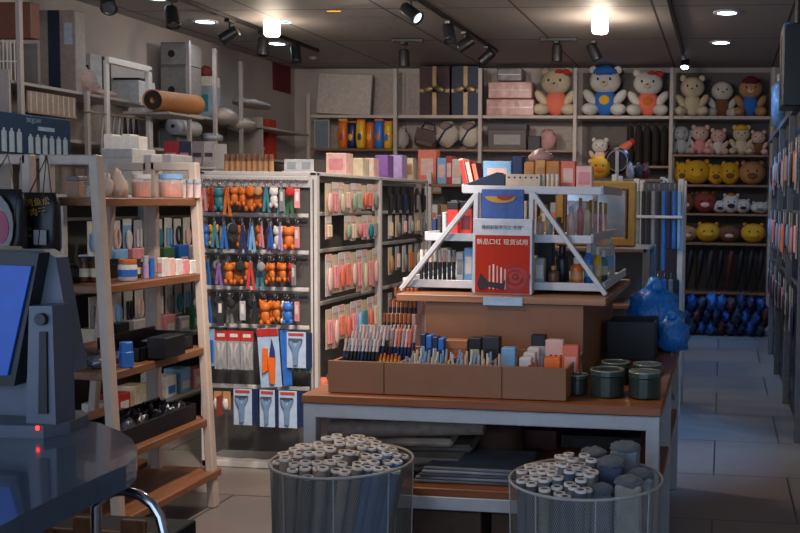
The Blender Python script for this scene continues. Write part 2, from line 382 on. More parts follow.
def POUCH(): return geo(('pouch',), lambda: G().ball((0, 0, .5), (.5, .5, .5), 14, 9, None, lambda q: (max(-.44, min(.44, q[0]*1.25)), q[1]*(1-.6*max(0, q[2])), max(-.46, min(.44, q[2]*1.2)))))
def pouch(name, label, cat, box, Y, col, band=None, z=None, group=None, rz=0., film=None):
    p, w, h = fit(*box, Y, z)
    t = T(name, label, cat, p, rz, group); m = film or (KM(col, .35, var=.3, sc=30) if col in K else M(col, .35, var=.3, sc=30))
    O('pouch_body', POUCH(), m, t, (0, 0, h*-.03), sc=(w, min(w, .12), h*1.03))
    O('top_seal', BX(w*.86, .006, h*.1, .001), KM(band or 'white', .4), t, (0, 0, h*.9)); return t
def pack(name, label, cat, loc, w, h, card='white', head=None, prod='pink', rz=0., group=None, kind=0):
    """hanging blister pack, loc = its peg hole"""
    t = T(name, label, cat, loc, rz, group)
    O('backing_card', geo(('card', round(w, 3), round(h, 3)), lambda: G().box((0, 0, -h/2+.012), (w, .003, h), .0008)), KM(card, .45), t)
    if head: O('header', geo(('head', round(w, 3)), lambda: G().box((0, -.002, 0), (w*1.01, .003, .04), .0008)), KM(head, .45), t)
    if kind == 0: O('product', LUMP(7, .15, 10, 7), KM(prod, .45), t, (0, -.014, -h*.55), sc=(w*.36, .013, h*.32))
    elif kind == 1:
        O('product', geo(('prod1', round(w, 3), round(h, 3)), lambda: G().box((-w*.2, -.01, -h*.52), (w*.24, .014, h*.6), .005).box((w*.2, -.01, -h*.52), (w*.24, .014, h*.6), .005)), KM(prod, .45), t)
    else: O('product', geo(('prod2', round(w, 3), round(h, 3)), lambda: G().tube([(w*.3*math.cos(a), -.012, -h*.5+h*.3*math.sin(a)) for a in [2*PI*i/12 for i in range(12)]], .008, 6, True)), KM(prod, .45), t)
    return t
def bear(name, label, loc, s, body='white', head=None, hat=None, shirt=None, bow=None, rz=0., group=None, ears='round', belly=None):
    """seated plush, s = overall height, faces -Y"""
    t = T(name, label, 'plush toy', loc, rz, group); b = KM(body, .95, bump=.5, sc=60); hd = KM(head or body, .95, bump=.5, sc=60); B = BL()
    O('torso', B, KM(shirt, .9) if shirt else b, t, (0, 0, s*.27), sc=(s*.22, s*.18, s*.27))
    H_ = O('head', B, hd, t, (0, -s*.02, s*.68), sc=(s*.29, s*.24, s*.25))
    for q in (-1, 1):
        O('leg', B, b, t, (q*s*.25, -s*.16, s*.12), (0, 0, q*.5), (s*.13, s*.2, s*.12))
        O('arm', B, b, t, (q*s*.27, -s*.06, s*.36), (0, q*.6, 0), (s*.09, s*.1, s*.18))
        if ears == 'round': O('ear', B, hd, H_, (q*s*.22, 0, s*.9), sc=(s*.08, s*.05, s*.08))
        elif ears == 'long': O('ear', B, hd, H_, (q*s*.3, 0, s*.62), (0, q*.25, 0), (s*.07, s*.06, s*.2))
        O('eye', BL(8, 6), BLK, H_, (q*s*.11, -s*.245, s*.7), sc=(s*.022, s*.015, s*.03))
    O('muzzle', B, KM('cream', .95), H_, (0, -s*.235, s*.61), sc=(s*.08, s*.05, s*.055)); O('nose', BL(8, 6), KM('brown', .5), H_, (0, -s*.285, s*.63), sc=(s*.025, s*.015, s*.018))
    if hat: O('hat', G().lathe([(s*.24, s*.8), (s*.25, s*.78), (s*.21, s*.9), (s*.1, s*.98), (.001, s)], (0, 0, 0), 18), KM(hat, .9), t)
    if bow:
        for q in (-1, 1): O('bow_loop', B, KM(bow, .8), t, (s*.14+q*s*.08, -s*.15, s*.87), (0, q*.4, 0), (s*.085, s*.05, s*.06))
    if belly: O('belly_patch', B, KM(belly, .9), t, (0, -s*.15, s*.3), sc=(s*.1, s*.05, s*.1))
    return t
def roundplush(name, label, loc, w, col='yellow', h=None, snout='cream', rz=0., group=None, ears=True, spot_=None):
    h = h or w*.8; t = T(name, label, 'plush toy', loc, rz, group); m = KM(col, .95, bump=.5, sc=60); B = BL()
    H_ = O('body', B, m, t, (0, 0, h*.5), sc=(w*.5, w*.42, h*.5))
    for q in (-1, 1):
        if ears: O('ear', B, m, t, (q*w*.33, 0, h*.93), sc=(w*.09, w*.06, h*.1))
        O('eye', BL(8, 6), BLK, t, (q*w*.16, -w*.39, h*.58), sc=(w*.035, w*.03, h*.05))
    O('snout', B, KM(snout, .9), t, (0, -w*.37, h*.38), sc=(w*.2, w*.08, h*.13))
    if spot_: O('crest', B, KM(spot_, .9), t, (0, -w*.1, h*.93), sc=(w*.2, w*.2, h*.12))
    return t
# ================================================================ counter and till (nearest, bottom corner)
CT = .95
def zc(px, py): q = U(px, py, Z=CT); return (q.x, q.y)
edge = [zc(-160, 417), zc(40, 415), zc(75, 418), zc(100, 423), zc(120, 431), zc(131, 438), zc(137, 447), zc(136, 456), zc(126, 465), zc(100, 476), zc(50, 500), zc(0, 526), zc(-160, 600)]
t = T('cash_counter', 'dark glossy shop counter with a rounded corner carrying the till', 'counter', (0, 0, 0))
O('worktop', G().slab(edge, CT-.05, CT), M('#435264', .16, var=.15, sc=6, coat=.5), t)
inner = [(x*1.0-.10, y*.94+.07) for x, y in edge]
O('counter_panel', G().slab([(-2.6, 1.45), (-2.6, 1.95), (-1.75, 1.95), (-1.5, 1.75), (-1.42, 1.35)], 0, CT-.05), M('#1d222b', .5), t)
# till: base, neck, hinge, casing and screen
p = U(30, 432, Z=CT)
t = T('till_computer', 'grey touch screen till with a lit blue screen on the counter', 'till', (p.x, p.y, CT))
GREY = M('#59616d', .45, var=.06); GR2 = M('#3c434d', .45, var=.06)
TB_ = O('till_base', G().slab([(-.36, -.1), (-.36, .1), (.05, .12), (.09, .08), (.10, .0), (.07, -.05)], 0, .028), GREY, t)
O('power_light', BX(.008, .004, .01, .001), M('#ff3b2a', .4, emit=2.5), TB_, (.062, -.058, .02))
Yt = p.y
def tl(px, py, dy=0): q = U(px, py, Y=Yt+dy); return q-Vector((p.x, p.y, CT))
def quad_slab(pts, dy0, dy1): # outline seen square-on, given real depth
    a = [tl(*q, dy0) for q in pts]; return [(v.x, v.z) for v in a]
O('casing', G().prism(quad_slab([(-60, 250), (36, 250), (50, 258), (70, 372), (48, 380), (48, 425), (-60, 425)], .02, 0), .04, .085), GREY, t)
BZ_ = O('bezel', G().prism(quad_slab([(-60, 249), (39, 253), (14, 386), (-60, 386)], 0, 0), -.0, .038), M('#15181d', .4), t)
O('screen', G().prism(quad_slab([(-60, 263), (33, 266), (9, 375), (-60, 375)], 0, 0), -.006, -.001), M('#0a45a0', .3, emit=.16), BZ_)
SN_ = O('stand_neck', G().prism(quad_slab([(29, 306), (52, 306), (56, 425), (26, 425)], -.03, 0), -.03, .039), GREY, t)
O('neck_slot', G().prism(quad_slab([(39, 332), (46, 332), (47, 414), (38, 414)], -.036, 0), -.036, -.03), M('#17191e', .5), SN_)
q = tl(43, 319, -.03); O('hinge_knob', G().cyl((0, 0, 0), .014, .012, 18), M('#17191e', .4), SN_, (q.x, -.03, q.z), (PI/2, 0, 0))
# chrome rail under the counter edge
a = [U(x, y, Y=1.98) for x, y in ((96, 506), (104, 497), (113, 492), (125, 491), (140, 495), (152, 504), (160, 517), (164, 533))]
t = T('chrome_stand', 'bent chrome tube stand below the rounded end of the counter', 'stand', (a[-1].x, 1.98, 0))
o = Vector((a[-1].x, 1.98, 0))
O('tube_frame', G().tube([Vector((a[0].x-.02, 1.98, .0))-o]+[v-o for v in a]+[Vector((a[-1].x+.01, 1.98, 0))-o], .011, 8), CHROME, t)
for s, n in ((0, 'foot'), (a[0].x-.02-o.x, 'foot')): O('foot', CY(.018, .02, 10), BLK, t, (s+(.01 if s == 0 else 0), 0, 0))
# wooden crate on the floor behind the counter
t = T('wooden_crate', 'small slatted wooden crate on the floor behind the chrome tube', 'crate', (-1.86, 2.75, 0))
for i in range(4): O('slat', G().box((-.22+i*.145, 0, .29), (.075, .02, .58), .004), WOOD, t, (0, -.14, 0))
for z in (.08, .5): O('rail', G().box((0, -.117, z), (.56, .02, .07), .004), WOODX, t)
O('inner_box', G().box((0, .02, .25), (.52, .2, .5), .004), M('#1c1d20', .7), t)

# ================================================================ ladder shelves
LEVEL = [1.455, 1.1, .745, .40, .145]     # underside of boards
FX = [-2.475, -2.462, -2.448, -2.435, -2.40]; LY0, LY1 = 3.75, 4.50
LEG = M('#c6b3a2', .5, var=.05)
t = T('ladder_shelf', 'white framed ladder shelf with five wooden boards beside the counter', 'shelf unit', (-2.55, 4.15, 0))
o = Vector((-2.55, 4.15, 0)); BK = -2.71
for y in (LY0, LY1):
    O('front_leg', G().bar(Vector((-2.42, y, 0))-o, Vector((-2.50, y, 1.66))-o, .045, .04), LEG, t)
    O('rear_leg', G().bar(Vector((BK, y, 0))-o, Vector((BK, y, 1.66))-o, .045, .04), LEG, t)
    O('top_bar', G().bar(Vector((BK, y, 1.64))-o, Vector((-2.50, y, 1.64))-o, .04, .04), LEG, t)
for z, x in zip(LEVEL, FX):
    O('shelf_board', G().box(((x+BK-.06)/2-o.x, 0, z+.0175), (x-BK+.06, LY1-LY0+.04, .035), .004), WOOD, t)
t = T('ladder_shelf', 'second white framed ladder shelf standing behind the black bags', 'shelf unit', (-2.95, 4.2, 0)); o2 = Vector((-2.95, 4.2, 0))
for y in (3.75, 4.6):
    O('rear_leg', G().bar((.16, y-4.2, 0), (.16, y-4.2, 1.66), .04, .04), LEG, t); O('front_leg', G().bar((-.2, y-4.2, 0), (-.02, y-4.2, 1.66), .04, .04), LEG, t)
    O('top_bar', G().bar((-.02, y-4.2, 1.64), (.16, y-4.2, 1.64), .04, .04), LEG, t)
for z in LEVEL: O('shelf_board', G().box((0, 0, z+.0175), (.26, .89, .035), .004), WOOD, t)
TOP = [z+.036 for z in LEVEL]
def lad(px, py, lv):                          # a spot on a ladder board under a pixel
    q = U(px, py, Z=TOP[lv]); return q
def onlad(fn, name, label, cat, box, lv, **k):
    Y = k.pop('Y'); return fn(name, label, cat, box, Y, z=TOP[lv], **k)
# top board, near to far
onlad(carton, 'glass_box', 'square glass canister holding tan snacks on the top ladder board', 'canister', (66, 176, 79, 198), 0, Y=4.0, dep=.06, col='#b89a80', lid='grey')
onlad(jar, 'storage_jar', 'small clear jar beside the square glass canister, nearest the ladder leg', 'jar', (82, 182, 92, 198), 0, Y=3.95, fill='cream', lid='grey')
for i, (x0, x1, y0) in enumerate(((100, 112, 172), (111, 123, 168), (118, 128, 178))):
    q, w, h = fit(x0, y0, x1, 198, 4.02+.06*i, TOP[0])
    lump('wrapped_sweets', ['white wrapped bundle of sweets right behind the ladder leg', 'tallest white wrapped bundle of sweets on the ladder top', 'small white wrapped bundle beside the white lidded jar'][i], 'sweets', q, (w*.55, .03, h*.5), M('#d9c9b4', .6, var=.3), 3+i)
onlad(jar, 'storage_jar', 'clear jar of orange snacks with a white lid on the ladder top', 'jar', (127, 174, 145, 199), 0, Y=4.18, fill='orange', lid='white')
onlad(jar, 'storage_jar', 'wide clear jar of orange snacks with a blue lid', 'jar', (153, 174, 176, 200), 0, Y=4.3, fill='orange', lid='sky')
for i, x in enumerate((178, 185, 192)): onlad(jar, 'storage_jar', ['slim clear jar next to the blue lidded jar', 'middle slim clear jar at the far end of the ladder top', 'outermost slim clear jar at the far end of the ladder top'][i], 'jar', (x, 179, x+7, 199), 0, Y=4.46, fill='pale', lid='silver')
# second board
for i, x in enumerate((75, 88)): onlad(jar, 'amber_jar', ['amber jar with dark lid nearest the till on the second ladder board', 'amber jar with dark lid just before the ladder leg'][i], 'jar', (x, 257, x+12, 280), 1, Y=3.86, body=M('#5a3a24', .2), lid='dark', lab='cream', fill='brown')
onlad(jar, 'cream_jar', 'white and blue jar with an orange lid on the second ladder board', 'jar', (114, 260, 131, 283), 1, Y=3.94, body=KM('white', .3), lid='orange', lab='blue')
for i, x in enumerate((108, 129)): onlad(jar, 'amber_jar', ['amber jar half hidden behind the white and blue jar', 'dark amber jar just past the white and blue jar'][i], 'jar', (x, 259, x+9, 277), 1, Y=4.12, body=M('#40332a', .2), lid='dark', lab='cream')
onlad(tubeitem, 'cream_tube', 'lilac cosmetic tube on the second ladder board', 'tube', (141, 256, 147, 277), 1, Y=4.12, col='lilac', cap='silver')
onlad(tubeitem, 'lighter', 'bright blue lighter standing on the second ladder board', 'lighter', (148, 258, 153, 277), 1, Y=4.14, col='blue', cap='blue')
for i in range(5):
    onlad(carton, 'soap_packet', ORD[i]+' white and pink soap packet past the blue lighter on the ladder', 'packet', (157+i*7, 258+i*.6, 163+i*7, 274-i*.5), 1, Y=4.2+.05*i, dep=.05, col=['white', 'pale', 'white', 'pink', 'white'][i], lab=['pink', 'white', 'red', 'white', 'tan'][i])
for i in range(3): 
    q = Vector((-2.53+.02*i, 4.42+.04*i, TOP[1])); O('wooden_ruler', G().box((0, 0, .005+0*i), (.03, .26, .008), .002), M('#b98a5c', .6), None, (q.x-.035*i+.03, 4.42, q.z), label=['outer', 'middle', 'inner'][i]+' flat wooden ruler at the far end of the second ladder board', cat='ruler', group='wooden rulers on the ladder shelf')
t = T('display_tray', 'long low black tray at the back of the second ladder board', 'tray', (-2.705, 4.1, TOP[1]))
O('tray_floor', BX(.09, .6, .006, .001), BLK, t); O('tray_side', G().box((-.045, 0, .035), (.006, .6, .07), .001).box((.045, 0, .03), (.006, .6, .06), .001), BLK, t)
# third board: blue cup, black tray, white card, silver sachets
onlad(tubeitem, 'plastic_cup', 'bright blue plastic cup on the third ladder board behind the leg', 'cup', (115, 343, 129, 366), 2, Y=3.86, col='blue', cap='blue', rough=.3)
t = T('display_tray', 'open black tray with raised rim on the third ladder board', 'tray', (-2.59, 4.24, TOP[2]))
for c, d in (((0, 0, .004), (.2, .44, .008)), ((.096, 0, .03), (.008, .44, .06)), ((-.096, 0, .05), (.008, .44, .1)), ((0, .216, .04), (.2, .008, .08)), ((0, -.216, .03), (.2, .008, .06))):
    O('tray_floor' if d[2] < .01 else 'tray_side', G().box(c, d, .002), BLK, t)
carton('black_carton', 'flat black carton lying in the tray on the third ladder board', 'carton', (147, 338, 166, 352), 4.06, dep=.16, col='black', z=TOP[2]+.009)
O('white_card', G().box((0, 0, .06), (.13, .16, .003), .001), M('#8f9396', .5), None, (-2.58, 4.34, TOP[2]-.01), (0, .1, .1), label='white card resting in the black tray on the third ladder board', cat='card')
for i, (x, y) in enumerate(((-2.56, 3.83), (-2.63, 3.9), (-2.57, 3.98), (-2.65, 4.02))):
    lump('silver_sachet', ['silver sachet nearest the till on the third ladder board', 'silver sachet behind the foremost one on the third ladder board', 'silver sachet beside the black tray on the third ladder board', 'silver sachet at the back by the black tray'][i], 'sachet', (x, y, TOP[2]), (.035, .03, .028), M('#6b7077', .25, .6, var=.4, sc=40), 11+i, amp=.3)
# fourth board: black tray with wrapped trinkets
t = T('display_tray', 'black tray of wrapped trinkets on the fourth ladder board', 'tray', (-2.575, 4.125, TOP[3]))
for c, d in (((0, 0, .004), (.19, .66, .008)), ((.094, 0, .04), (.008, .66, .08)), ((-.094, 0, .05), (.008, .66, .1)), ((0, .326, .04), (.19, .008, .08)), ((0, -.326, .04), (.19, .008, .08))):
    O('tray_floor' if d[2] < .01 else 'tray_side', G().box(c, d, .002), BLK, t)
for i in range(12):
    x, y = -2.622+.094*(i % 2), 3.87+.102*(i//2)
    lump('wrapped_trinket', 'black and silver wrapped trinket, '+ORD[i//2]+' of the '+['rear', 'front'][i % 2]+' file in the low tray', 'trinket', (x, y, TOP[3]+.009), (.042, .044, .05), [M('#1a1c20', .25, var=.6, sc=50), M('#50555c', .2, .5, var=.5, sc=60)][(i*7) % 3 == 0], 21+i % 5, 'wrapped trinkets in the low black tray', .3)
# bottom board: grey tag on the leg
O('price_tag', G().box((0, 0, 0), (.006, .05, .1), .001), M('#8e3a2e', .5), None, (-2.40, 4.53, .49), label='red price tag at the far end under the fourth ladder board', cat='tag')
# black bags hanging in front of the ladder end
def hangbag(x0, y0, x1, y1, Y, label, panel=None, text=None):
    q, w, h = fit(x0, y0, x1, y1, Y)
    t = T('hanging_pouch', label, 'pouch', (q.x, Y, q.z))
    O('pouch_body', POUCH(), M('#17171b', .35, var=.3), t, (0, 0, 0), sc=(w, .08, h))
    O('hanger_cord', G().tube([(-w*.3, 0, h*.85), (0, .05, 1.655-q.z), (w*.3, 0, h*.85)], .003, 5), M('#6b4a38', .7), t)
    return t, w, h
t, w, h = hangbag(-26, 184, 29, 266, 3.56, 'black pouch with a pale printed panel and pink patch, hanging over the till')
O('printed_panel', G().prism([(w*.40*math.cos(a), h*.5+h*.4*math.sin(a)) for a in [2*PI*i/18 for i in range(18)]], -.052, -.048), M('#8f8c8a', .6), t)
O('pink_patch', G().prism([(w*.16+w*.17*math.cos(a), h*.48+h*.2*math.sin(a)) for a in [2*PI*i/14 for i in range(14)]], -.056, -.052), M('#a8596c', .6), t)
t, w, h = hangbag(20, 188, 62, 262, 3.66, 'black pouch with gold lettering and a small white tag, hanging past the till')
GOLD = M('#a9812f', .5)
for i, (s_, z_, sz) in enumerate((('炭烤鱼松', .80, .034), ('牛肉干', .67, .034))): TXT(s_, sz, GOLD, t, (w*.06, -.05, h*z_), (PI/2, -.12, 0))
O('tag_panel', G().box((w*.2, -.052, h*.34), (w*.3, .003, h*.2), .001), M('#8f9090', .6), t)
O('text_block', G().box((-w*.16, -.051, h*.45), (w*.3, .003, h*.04)).box((-w*.16, -.051, h*.36), (w*.3, .003, h*.04)), M('#6b5a3c', .6), t)
for i, (x0, y0, x1, y1) in enumerate(((0, 245, 24, 262), (27, 249, 49, 264))):
    q, w, h = fit(x0, y0, x1, y1, 3.45)
    t = T('snack_packet', ['tan snack packet in front of the black pouches above the till', 'pale tan snack packet below the gold lettering above the till'][i], 'packet', q)
    O('packet_body', POUCH(), M('#9c8a62', .5), t, (0, 0, 0), sc=(w, .04, h)); O('hanger_cord', G().tube([(0, .0, h*.9), (0, .06, 1.64-q.z)], .002, 5), BLK, t)

# ================================================================ gondola with peg panels (keychains on its end, hair goods on its side)
GX0, GX1, GY0, GY1, GT = -2.86, -2.18, 5.19, 7.25, 1.64
t = T('peg_gondola', 'white steel peg rack whose end panel carries rows of keychains', 'display rack', ((GX0+GX1)/2, (GY0+GY1)/2, 0)); o = Vector(((GX0+GX1)/2, (GY0+GY1)/2, 0))
def gx(c): return (c[0]-o.x, c[1]-o.y, c[2]-o.z)
for x in (GX0+.02, GX1-.02):
    for y in (GY0+.02, 6.22, GY1-.02): O('post', G().box(gx((x, y, GT/2)), (.04, .04, GT), .004), PAINT, t)
O('end_panel', G().box(gx(((GX0+GX1)/2, GY0+.035, .84)), (GX1-GX0-.08, .012, 1.5)), PEGB, t)
O('side_panel', G().box(gx((GX1-.1, (GY0+GY1)/2, .84)), (.012, GY1-GY0-.1, 1.5)), PEGB, t)
O('top_deck', G().box(gx(((GX0+GX1)/2, (GY0+GY1)/2, GT-.01)), (GX1-GX0, GY1-GY0, .02), .003), PAINT, t)
O('top_beam', G().box(gx(((GX0+GX1)/2, GY0+.012, GT-.05)), (GX1-GX0-.08, .02, .07), .003), PAINT, t)
O('base_plinth', G().box(gx(((GX0+GX1)/2, (GY0+GY1)/2, .018)), (GX1-GX0, GY1-GY0, .034), .003), PAINT, t)
O('slot_strip', G().box(gx((GX1-.02, GY0-.001, .85)), (.006, .003, 1.5)), M('#57534f', .6), t)
KZ = [U(255, y, Y=5.14).z for y in (178, 215, 252, 289, 327, 388)]
for z in KZ: O('peg_rail', G().box(gx(((GX0+GX1)/2, 5.172, z)), (GX1-GX0-.08, .02, .022), .003), PAINT, t)
SZ = [1.60, 1.41, 1.20, .90]
for z in SZ: O('peg_rail', G().box(gx((GX1-.085, (GY0+GY1)/2, z)), (.02, GY1-GY0-.1, .022), .003), PAINT, t)
O('ledge', G().box(gx((GX1-.04, (GY0+GY1)/2+.0, .41)), (.1, GY1-GY0-.12, .02), .003), PAINT, t)
PEG = geo(('peg',), lambda: G().tube([(0, 0, 0), (0, -.10, 0), (0, -.107, .008)], .0022, 5))
GO = t
rowcol = [
 'black pink pink orange red blue teal orange orange dark orange red orange orange orange orange tan grey teal silver white teal grey green red pink'.split(),
 'blue brown blue yellow teal grey blue grey dark orange navy blue sky orange pink purple blue white lilac orange orange pink'.split(),
 'dark blue blue grey purple lilac orange orange dark orange red teal grey orange orange orange orange red grey'.split(),
 'grey dark blue dark dark grey dark dark silver dark dark orange orange orange orange white blue pink'.split()]
kind_of = ['figure tag strap figure strap strap figure figure strap pom figure strap figure figure pom figure pom tag strap pom figure strap tag strap pom tag'.split(),
 'strap pom figure figure strap tag strap pom pom figure strap strap strap figure strap strap strap figure strap figure figure tag'.split(),
 'tag strap strap pom strap strap figure figure pom figure strap strap pom figure figure figure figure figure tag'.split(),
 'pom strap strap pom tag strap pom strap tag pom strap figure figure figure figure figure figure tag'.split()]
ROWN = ['top', 'second', 'third', 'fourth']
KN = dict(figure='little figure keychain', strap='looped strap keychain', pom='fluffy ball keychain', tag='flat tag keychain')
SIL = M('#8a8c90', .3, .8)
for r in range(4):
    n = len(rowcol[r])
    for i, (c, k) in enumerate(zip(rowcol[r], kind_of[r])):
        x = GX0+.06+(GX1-GX0-.11)*(i+.5)/n; y = 5.075 if i % 2 else 5.035
        O('peg', PEG, STEEL, GO, gx((x, 5.163, KZ[r]-.012)))
        t = T('keychain', f'{cn(c)} {KN[k]}, {ORD[i]} from the ladder end of the {ROWN[r]} peg row', 'keychain', (x, y, KZ[r]-.027), rnd(-.5, .5), 'keychains on the end panel')
        m = KM(c, .5, var=.15); s = rnd(1.1, 1.45)
        O('hanging_ring', RING(.012, .0018), SIL, t, rot=(0, 0, PI/2))
        if k == 'figure':
            O('figure_body', geo(('kfig',), lambda: G().ball((0, 0, -.075), (.017, .012, .026)).ball((-.013, -.004, -.098), (.008, .009, .012), 8, 6).ball((.013, -.004, -.098), (.008, .009, .012), 8, 6)), m, t, sc=(s, s, s))
            O('figure_head', geo(('khead',), lambda: G().ball((0, -.002, -.04), (.02, .015, .018)).ball((-.014, 0, -.026), (.006, .004, .007), 8, 6).ball((.014, 0, -.026), (.006, .004, .007), 8, 6)), m, t, sc=(s, s, s))
        elif k == 'strap':
            O('strap_loop', geo(('kstrap',), lambda: G().prism([(-.004, -.012), (.004, -.012), (.020, -.125), (.008, -.125)], -.002, .002).prism([(-.004, -.012), (.004, -.012), (-.005, -.12), (-.017, -.12)], .004, .008)), m, t, sc=(s, 1, s))
            O('clasp', geo(('kclasp',), lambda: G().box((0, .003, -.02), (.014, .014, .022), .003)), SIL, t)
        elif k == 'pom':
            O('fluffy_ball', LUMP(5, .15, 12, 8), KM(c, .95, var=.3, sc=90), t, (0, 0, -.045), sc=(.02*s, .018, .022*s)); O('chain', G().cyl((0, 0, -.03), .002, .02, 6), SIL, t)
        else:
            O('tag_plate', geo(('ktag',), lambda: G().box((0, 0, -.07), (.026, .004, .09), .002)), m, t, sc=(s, 1, s)); O('tag_print', geo(('ktp',), lambda: G().box((0, -.003, -.07), (.016, .001, .05))), KM('white', .5), t)
# tool packs on the two lower rows
def xp(px, Y=5.06): return U(px, 330, Y=Y).x
def clip_pack(px, r, label, w=.07, h=.2):
    t = T('clip_pack', label, 'hanging pack', (xp(px), 5.06, KZ[r]-.02), rnd(-.1, .1), 'hanging packs with red headers')
    O('header', G().box((0, 0, -.02), (w, .004, .055), .001), KM('red', .45), t); O('header_print', G().box((0, -.0028, -.018), (w*.6, .001, .018)), KM('white', .5), t)
    O('clear_bag', G().box((0, -.006, -.125), (w*.95, .02, .155), .004), CLEAR, t)
    O('clip', G().tube([(-w*.25, -.008, -.19), (-w*.1, -.008, -.12), (-w*.22, -.008, -.06)], .008, 6), M('#b3a89c', .5), t); O('clip', G().tube([(w*.3, -.008, -.19), (w*.05, -.008, -.12), (w*.25, -.008, -.06)], .008, 6), M('#b3a89c', .5), t)
for i, x in enumerate((221, 234, 247)): clip_pack(x, 4, ['clip pack with red header, nearest the ladder shelf', 'clip pack with red header, middle of three', 'clip pack with red header, nearest the orange knife pack'][i])
q0, w, h = fit(262, 328, 283, 387, 5.05)
t = T('knife_pack', 'orange handled knife on a tall light blue card', 'hanging pack', (q0.x, 5.04, q0.z), 0, None, (0, -.07, 0))
O('backing_card', G().box((0, 0, h/2), (w, .006, h), .001), M('#a9c4de', .45), t); O('header', G().box((0, -.004, h*.93), (w, .004, h*.13), .001), KM('red', .45), t)
O('blade', G().prism([(w*.02, h*.5), (w*.3, h*.5), (w*.3, h*.62), (w*.2, h*.82)], -.012, -.006), M('#2c3a66', .35), t); 
O('knife_handle', G().prism([(w*.02, h*.08), (w*.2, h*.06), (w*.32, h*.5), (-w*.02, h*.52)], -.02, -.006), M('#ee6f1c', .45), t)
O('knife_sheath', G().prism([(-w*.32, h*.24), (-w*.06, h*.3), (-w*.02, h*.66), (-w*.22, h*.68), (-w*.3, h*.4)], -.018, -.006), M('#ee6f1c', .45), t)
for i in range(3):
    O('rear_card', G().box((w*.62+.012*i, .01+.006*i, h*.48), (.02, .004, h*.94), .001), KM('blue', .5), t)
def peeler(px0, px1, y0, y1, label, Y=5.045):
    q, w, h = fit(px0, y0, px1, y1, Y)
    t = T('peeler_pack', label, 'hanging pack', (q.x, Y, q.z), 0, 'peelers on light blue cards')
    O('backing_card', G().box((0, 0, h/2), (w, .006, h), .001), M('#b4c9de', .45), t)
    O('print_band', G().box((0, -.004, h*.93), (w*.8, .001, h*.08)), M('#b8463e', .5), t)
    O('peeler_handle', G().prism([(-w*.1, h*.1), (w*.1, h*.1), (w*.13, h*.5), (w*.34, h*.74), (w*.22, h*.78), (0, h*.58), (-w*.22, h*.78), (-w*.34, h*.74), (-w*.13, h*.5)], -.018, -.005), M('#7795b4', .35), t)
    O('peeler_blade', G().bar((-w*.36, -.014, h*.8), (w*.36, -.014, h*.8), .008, .012), STEEL, t)
    for k in range(2): O('card_behind', G().box((w*.53+.012*k, .014+.008*k, h*.49), (.02, .004, h*.97), .001), KM('navy', .5), t)
peeler(287, 306, 332, 368, 'peeler on light blue card hung alone beside the knife pack')
peeler(234, 252, 389, 425, 'peeler on light blue card in the lowest row, nearest the ladder shelf')
peeler(260, 275, 390, 427, 'peeler on light blue card in the lowest row, middle one')
peeler(279, 297, 391, 428, 'peeler on light blue card in the lowest row, nearest the table')
for i, x in enumerate((206, 212)):
    pack('hanging_pack', 'slim pale blue pack at the ladder side of the fifth row, '+['outer', 'inner'][i]+' one', 'hanging pack', (xp(x), 5.06, KZ[4]-.02), .03, .2, 'sky', None, 'blue', kind=1)
for i, x in enumerate((217, 226)): pack('hanging_pack', 'small tan pack in the lowest row, '+['nearest the ladder shelf', 'beside the first peeler'][i], 'hanging pack', (xp(x), 5.06, KZ[5]-.02), .045, .1, 'tan', None, 'white', kind=0)
for i in range(4):
    pack('trinket_pack', 'small mixed trinket pack below the lone peeler, '+ORD[i]+' from the knife', 'hanging pack', (xp(291+i*6, 5.1), 5.10, .68-.01*(i % 2)), .035, .12, ['white', 'sage', 'grey', 'white'][i], None, ['dark', 'green', 'navy', 'teal'][i], kind=0)
# side bays
def sidepack(y, z, w, h, card, prod, label, head=None, kind=0, x=-2.17, rz=PI/2):
    return pack('hanging_pack', label, 'hanging pack', (x, y, z), w, h, card, head, prod, rz, 'packs on the side bays of the peg rack', kind)
BAY = ['side bay nearest the keychains', 'far side bay']
pal = [['pale', 'pink', 'cream', 'pale', 'sage', 'sage', 'coral', 'coral', 'grey'], ['cream', 'white', 'grey', 'sage', 'cream', 'pink', 'pink', 'teal', 'grey'], ['pale', 'pink', 'coral', 'coral', 'pale', 'pink', 'cream', 'pink', 'pale'], ['pink', 'pale', 'coral', 'coral', 'pink', 'sky', 'teal', 'coral', 'cream']]
hs = [.17, .13, .24, .22]
for r in range(4):
    for i in range(9):
        c = pal[r][i]; y = 5.32+.093*i
        if r == 1 and i in (1, 2): continue
        sidepack(y, SZ[r]-.03, .082, hs[r]*rnd(.85, 1.1), ['cream', 'pale', 'white'][(i+r) % 3], c, f'{cn(c)} accessory pack, {ORD[i]} along the {ROWN[r]} row of the {BAY[0]}', head=[None, 'white', 'pale'][(i+r) % 3], kind=(i+r) % 2)
pal2 = [['dark', 'dark', 'navy', 'dark', 'grey', 'dark'], ['cream', 'grey', 'pale', 'silver', 'cream', 'grey'], ['tan', 'pale', 'grey', 'orange', 'cream', 'pale'], ['sky', 'yellow', 'grey', 'green', 'blue', 'pink']]
for r in range(4):
    for i in range(6):
        c = pal2[r][i]; y = 6.36+.145*i
        sidepack(y, SZ[r]-.03, .075, (.18, .14, .17, .18)[r]*rnd(.9, 1.1), ['silver', 'white', 'cream'][(i+r) % 3] if r else 'dark', c, f'{cn(c)} slim pack, {ORD[i]} along the {ROWN[r]} row of the {BAY[1]}', kind=1 if r == 0 else (i+r) % 2)
